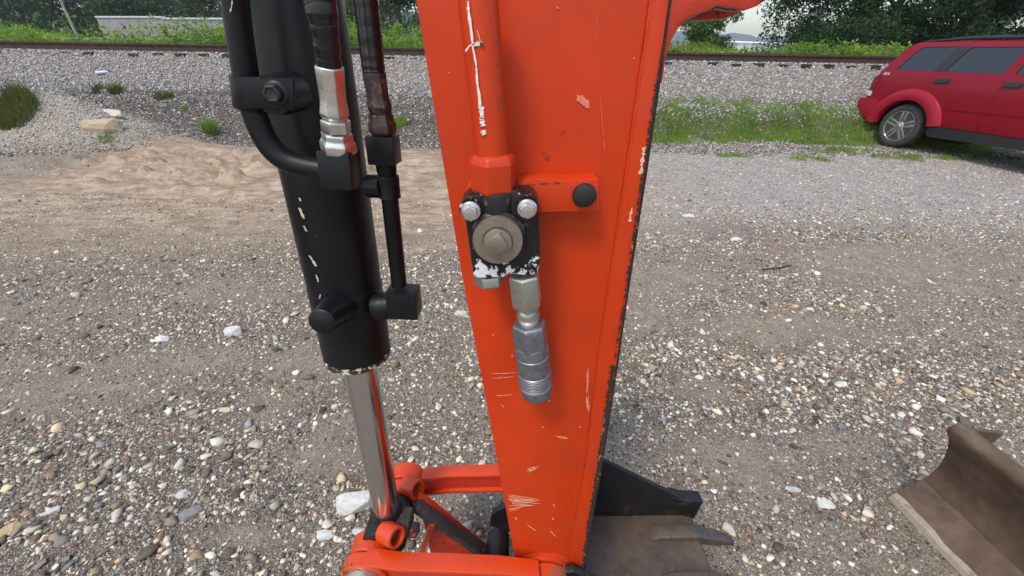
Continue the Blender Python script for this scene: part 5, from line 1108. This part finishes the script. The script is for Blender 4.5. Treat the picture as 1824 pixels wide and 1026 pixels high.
for far in (False, True):
    fq = sheet('rear_quarter', quarter, [qwin], 'red', SUV, gap=.003, far=far)
    sheet('window_pane', shrink(qwin, -.004), [], 'glass', fq, off=-.008, far=far, thick=.005)
    dr = sheet('rear_door', rdoor, [rwin], 'red', SUV, gap=.004, far=far)
    sheet('window_pane', shrink(rwin, -.004), [], 'glass', dr, off=-.008, far=far, thick=.005)
    dr2 = sheet('front_door', fdoor, [fwin], 'red', SUV, gap=.004, far=far)
    sheet('window_pane', shrink(fwin, -.004), [], 'glass', dr2, off=-.008, far=far, thick=.005)
    sheet('front_fender', fender, [], 'red', SUV, gap=.004, far=far)
    # black pillar between the rear windows, and window trims
    sheet('door_pillar', [(-.005, 1.768), (-.095, 1.55), (-.165, 1.372), (.035, 1.372), (.075, 1.50), (.185, 1.768)], [], 'blacktrim', fq, off=.004, far=far, thick=.004)
    for wn, pr_ in ((rwin, dr), (fwin, dr2), (qwin, fq)):
        sheet('window_seal', shrink(wn, -.010), [shrink(wn, .006)], 'blacktrim', pr_, off=.002, far=far, thick=.006)
    for a_, b_, pr_ in ((.00, .22, dr), (1.03, 1.25, dr2)):
        for nm, s0, s1, z0, z1, mm, of in (('handle_recess', a_ - .015, b_ + .015, 1.175, 1.265, 'blacktrim', .0025), ('handle', a_, b_, 1.200, 1.240, 'blacktrim', .030)):
            sheet(nm, [(s0, z0 + .012), (s0 + .02, z0), (s1 - .02, z0), (s1, z0 + .012), (s1, z1 - .012), (s1 - .02, z1), (s0 + .02, z1), (s0, z1 - .012)], [], mm, pr_, off=of, far=far, thick=.012 if nm == 'handle' else .004, step=.03)
    sheet('side_moulding', [(.42, .785), (1.0, .79), (1.0, .825), (.42, .82)], [], 'red', dr, off=.013, far=far, thick=.014)
    sheet('side_moulding', [(1.03, .79), (2.0, .80), (2.0, .83), (1.03, .825)], [], 'red', dr2, off=.013, far=far, thick=.014)
    sheet('sill', [(.29, .485), (2.05, .485), (2.05, .34), (.34, .30), (.27, .36)], [], 'blacktrim', SUV, off=.028, far=far, thick=.05)
    # flares: rounded ring section
    for cx_, nm in ((wc[0], 0), (2.53, 1)):
        bm = bmesh.new(); rings = []
        for k in range(31):
            a = R(11 + 166 * k / 30); ring = []
            for rr_, of in ((.495, -.09), (.495, .012), (.51, .045), (.56, .058), (.64, .052), (.69, .035), (.705, .003)):
                rx = rr_ * (1.0 if math.cos(a) < 0 else 1.0 + .06 * math.cos(a) ** 2); s, z = cx_ + rx * math.cos(a), .375 + rr_ * math.sin(a) * .99
                base = cp3(s, max(z, .62), 0, far); ring.append(bm.verts.new(Vector((base.x, base.y, z + W0.z)) + Nin * (of if far else -of)))
            rings.append(ring)
        for a_, b_ in zip(rings, rings[1:]):
            for j in range(6): bm.faces.new([a_[j], a_[j + 1], b_[j + 1], b_[j]])
        finish(bm, 'wheel_arch_flare', M['redplastic'], SUV)
    sheet('bumper', [(-1.33, .60), (-1.345, .72), (-1.33, .83), (-.93, .83), (-.84, .72), (-.78, .50), (-.84, .43), (-1.2, .53)], [], 'redplastic', SUV, off=.025, far=far, thick=.3)
    sheet('tail_lamp', [(-1.195, .98), (-1.20, 1.24), (-1.06, 1.26), (-1.04, 1.18), (-1.10, .98)], [], 'tail', SUV, off=.008, far=far, thick=.03)
    sheet('reverse_lamp', [(-1.185, .88), (-1.195, .972), (-1.10, .972), (-1.09, .88)], [], 'lampclear', SUV, off=.008, far=far, thick=.03)
    # roof rail
    bm = bmesh.new(); s0, s1 = -.74, 1.75; pts = [cp3(s0 + (s1 - s0) * k / 24, 1.84, 0, far) + Nin * (-.06 if far else .06) + Vector((0, 0, .012 + .040 * min(1, 3.5 * min(k / 24, 1 - k / 24)))) for k in range(25)]
    tube(bm, pts, [.014 + .020 * min(1, 3 * min(k / 24, 1 - k / 24)) for k in range(25)], 12)
    rrl = finish(bm, 'roof_rail', M['blacktrim'], SUV)
    for k in (1, 12, 23):
        bm = bmesh.new(); box(bm, frame(pts[k] - Vector((0, 0, .02)), (0, 0, 1)), .05, .05, .05); finish(bm, 'rail_foot', M['blacktrim'], rrl, bevel=.006)
    # wheels
    for cx_ in (wc[0], 2.53):
        side = -1 if not far else 1; base = W0 + Dv * cx_ + Nin * (.03 if not far else CW - .03) + Vector((0, 0, .40)); out = Nin * side; Rt = .402; fm = frame(base, out)
        wh = bpy.data.objects.new('wheel', None)
        bm = bmesh.new(); lathe(bm, fm, [(.282, -.235), (.34, -.235), (.38, -.225), (.396, -.20), (Rt, -.17), (Rt, -.07), (.396, -.038), (.384, -.012), (.35, .004), (.305, .004), (.286, -.006), (.282, -.02)], 72); ty = finish(bm, 'wheel', M['tyre'], SUV, ang=50)
        bm = bmesh.new(); lathe(bm, fm, [(.2865, -.235), (.2865, -.012), (.282, -.002), (.270, -.002), (.264, -.014), (.256, -.06), (.252, -.22)], 64); finish(bm, 'rim_barrel', M['alloy'], ty)
        bm = bmesh.new(); lathe(bm, fm, [(0, -.055), (.252, -.06), (.252, -.08), (0, -.08)], 40); finish(bm, 'brake_disc', M['darkvoid'], ty)
        bm = bmesh.new()
        for k in range(5):
            for sd in (-1, 1):
                a = R(72 * k + 18); u = Vector((math.cos(a), math.sin(a), 0)); v = Vector((-math.sin(a), math.cos(a), 0)) * sd
                q = [u * .055 + v * .010, u * .274 + v * .016, u * .274 + v * .062, u * .055 + v * .050]
                prism(bm, [fm @ (p + Vector((0, 0, -.014 - .006 * (i in (0, 3))))) for i, p in enumerate(q)], -out * .03)
        finish(bm, 'spokes', M['alloy'], ty, bevel=.004)
        bm = bmesh.new(); lathe(bm, fm, [(.082, -.045), (.080, -.016), (.068, -.010), (.045, -.012), (.043, -.004), (.034, .002), (0, .003)], 32); finish(bm, 'hub_cap', M['alloy'], ty)
        for k in range(5): bm = bmesh.new(); a = R(72 * k + 54); lathe(bm, frame(fm @ Vector((.058 * math.cos(a), .058 * math.sin(a), -.012)), out), [(.0095, 0), (.0085, .012), (0, .014)], 6); finish(bm, 'lug_nut', M['zincdull'], ty)
# shell: roof, tail, nose, floor
def cross(s, z, name, m, n=12, crown=.03):
    pass
def loftx(sts, name, m, parent=None, crown=.035, inset=.0):
    bm = bmesh.new(); rows = []
    for s, z in sts:
        a, b = cp3(s, z, -inset), cp3(s, z, -inset, True); rows.append([bm.verts.new(a.lerp(b, k / 14) + Vector((0, 0, crown * (1 - (2 * k / 14 - 1) ** 2)))) for k in range(15)])
    for a, b in zip(rows, rows[1:]):
        for k in range(14): bm.faces.new([a[k], a[k + 1], b[k + 1], b[k]])
    ret = bmesh.ops.extrude_face_region(bm, geom=list(bm.faces)); bmesh.ops.translate(bm, verts=[q for q in ret['geom'] if isinstance(q, bmesh.types.BMVert)], vec=(0, 0, -.01))
    return finish(bm, name, M[m], parent or SUV)
loftx([(-.88, 1.79), (-.82, 1.825), (-.74, 1.843), (-.3, 1.845), (.5, 1.85), (1.2, 1.85), (1.70, 1.842)], 'roof', 'red')
loftx([(1.70, 1.835), (1.95, 1.62), (2.10, 1.34), (2.14, 1.31)], 'windscreen', 'glass')
loftx([(2.13, 1.30), (2.5, 1.27), (2.95, 1.22), (3.25, 1.10)], 'bonnet', 'red')
tl = loftx([(-.89, 1.775), (-1.03, 1.52), (-1.10, 1.36)], 'rear_window', 'glass', crown=0)
loftx([(-1.10, 1.355), (-1.17, 1.24), (-1.18, .84)], 'tailgate', 'red', crown=0)
bm = bmesh.new()
prism(bm, [cp3(s, z, -.10) for s, z in ((-1.32, .82), (-1.33, .62), (-1.24, .50), (-1.0, .50), (-1.0, .82))], Nin * (CW - .45)); finish(bm, 'bumper_centre', M['redplastic'], SUV, bevel=.02)
bm = bmesh.new(); prism(bm, [cp3(s, z, -.12) for s, z in ((3.30, 1.10), (3.36, .8), (3.34, .4), (3.0, .38), (3.0, 1.10))], Nin * (CW - .5)); finish(bm, 'front_bumper', M['redplastic'], SUV, bevel=.02)
bm = bmesh.new(); prism(bm, [W0 + Dv * s + Nin * .22 + Vector((0, 0, z)) for s, z in ((-1.0, .42), (3.0, .34), (3.0, 1.0), (2.1, 1.28), (-1.0, 1.3))], Nin * (CW - .44)); finish(bm, 'underbody', M['darkvoid'], SUV)
bm = bmesh.new(); prism(bm, [W0 + Dv * s + Nin * .14 + Vector((0, 0, z)) for s, z in ((.36, .36), (2.0, .36), (2.0, 1.28), (.36, 1.28))], Nin * (CW - .28)); finish(bm, 'door_core', M['darkvoid'], SUV)
bm = bmesh.new(); tube(bm, [W0 + Dv * wc[0] + Nin * .1 + Vector((0, 0, .37)), W0 + Dv * wc[0] + Nin * (CW - .1) + Vector((0, 0, .37))], .04, 12); lathe(bm, frame(W0 + Dv * wc[0] + Nin * CW * .5 + Vector((0, 0, .37)) - Nin * .12, Nin), [(.04, 0), (.14, .08), (.14, .16), (.04, .24)], 20); finish(bm, 'rear_axle', M['darkvoid'], SUV)
bm = bmesh.new(); lathe(bm, frame(W0 + Dv * .55 + Nin * .5 + Vector((0, 0, .38)), Dv), [(.08, 0), (.12, .03), (.12, .5), (.08, .53)], 20); finish(bm, 'silencer', M['darkvoid'], SUV)
tx = bpy.data.curves.new('badge', 'FONT'); tx.body = '4X4'; tx.size = .075; tx.extrude = .002; tx.align_x = 'CENTER'; tx.shear = .3
to = bpy.data.objects.new('badge', tx); COL.objects.link(to); tx.materials.append(M['white']); dg = bpy.context.evaluated_depsgraph_get(); me = bpy.data.meshes.new_from_object(to.evaluated_get(dg)); bpy.data.objects.remove(to)
o = link('badge', me, None, None); bc_ = cp3(-.98, 1.27, .004); zx = -Nin
mt = Matrix(((Dv.x, 0, zx.x, bc_.x), (Dv.y, 0, zx.y, bc_.y), (0, 1, 0, bc_.z), (0, 0, 0, 1))); me.transform(mt); o.parent = SUV; o.matrix_parent_inverse = Matrix.Translation(-W0)

# ------------------------------------------------------------------ haze
bm = bmesh.new(); box(bm, Matrix.Translation((400, 1200, 60)), 5200, 2700, 130)
hm = bpy.data.materials.new('haze_air'); hm.use_nodes = True; t = hm.node_tree; t.nodes.remove(t.nodes["Principled BSDF"])
pv = t.nodes.new("ShaderNodeVolumePrincipled"); pv.inputs["Color"].default_value = (.86, .92, 1, 1); pv.inputs["Density"].default_value = .00036; pv.inputs["Anisotropy"].default_value = .2
t.links.new(pv.outputs[0], t.nodes["Material Output"].inputs["Volume"])
HAZE = finish(bm, 'haze', hm, smooth=False, kind='stuff')
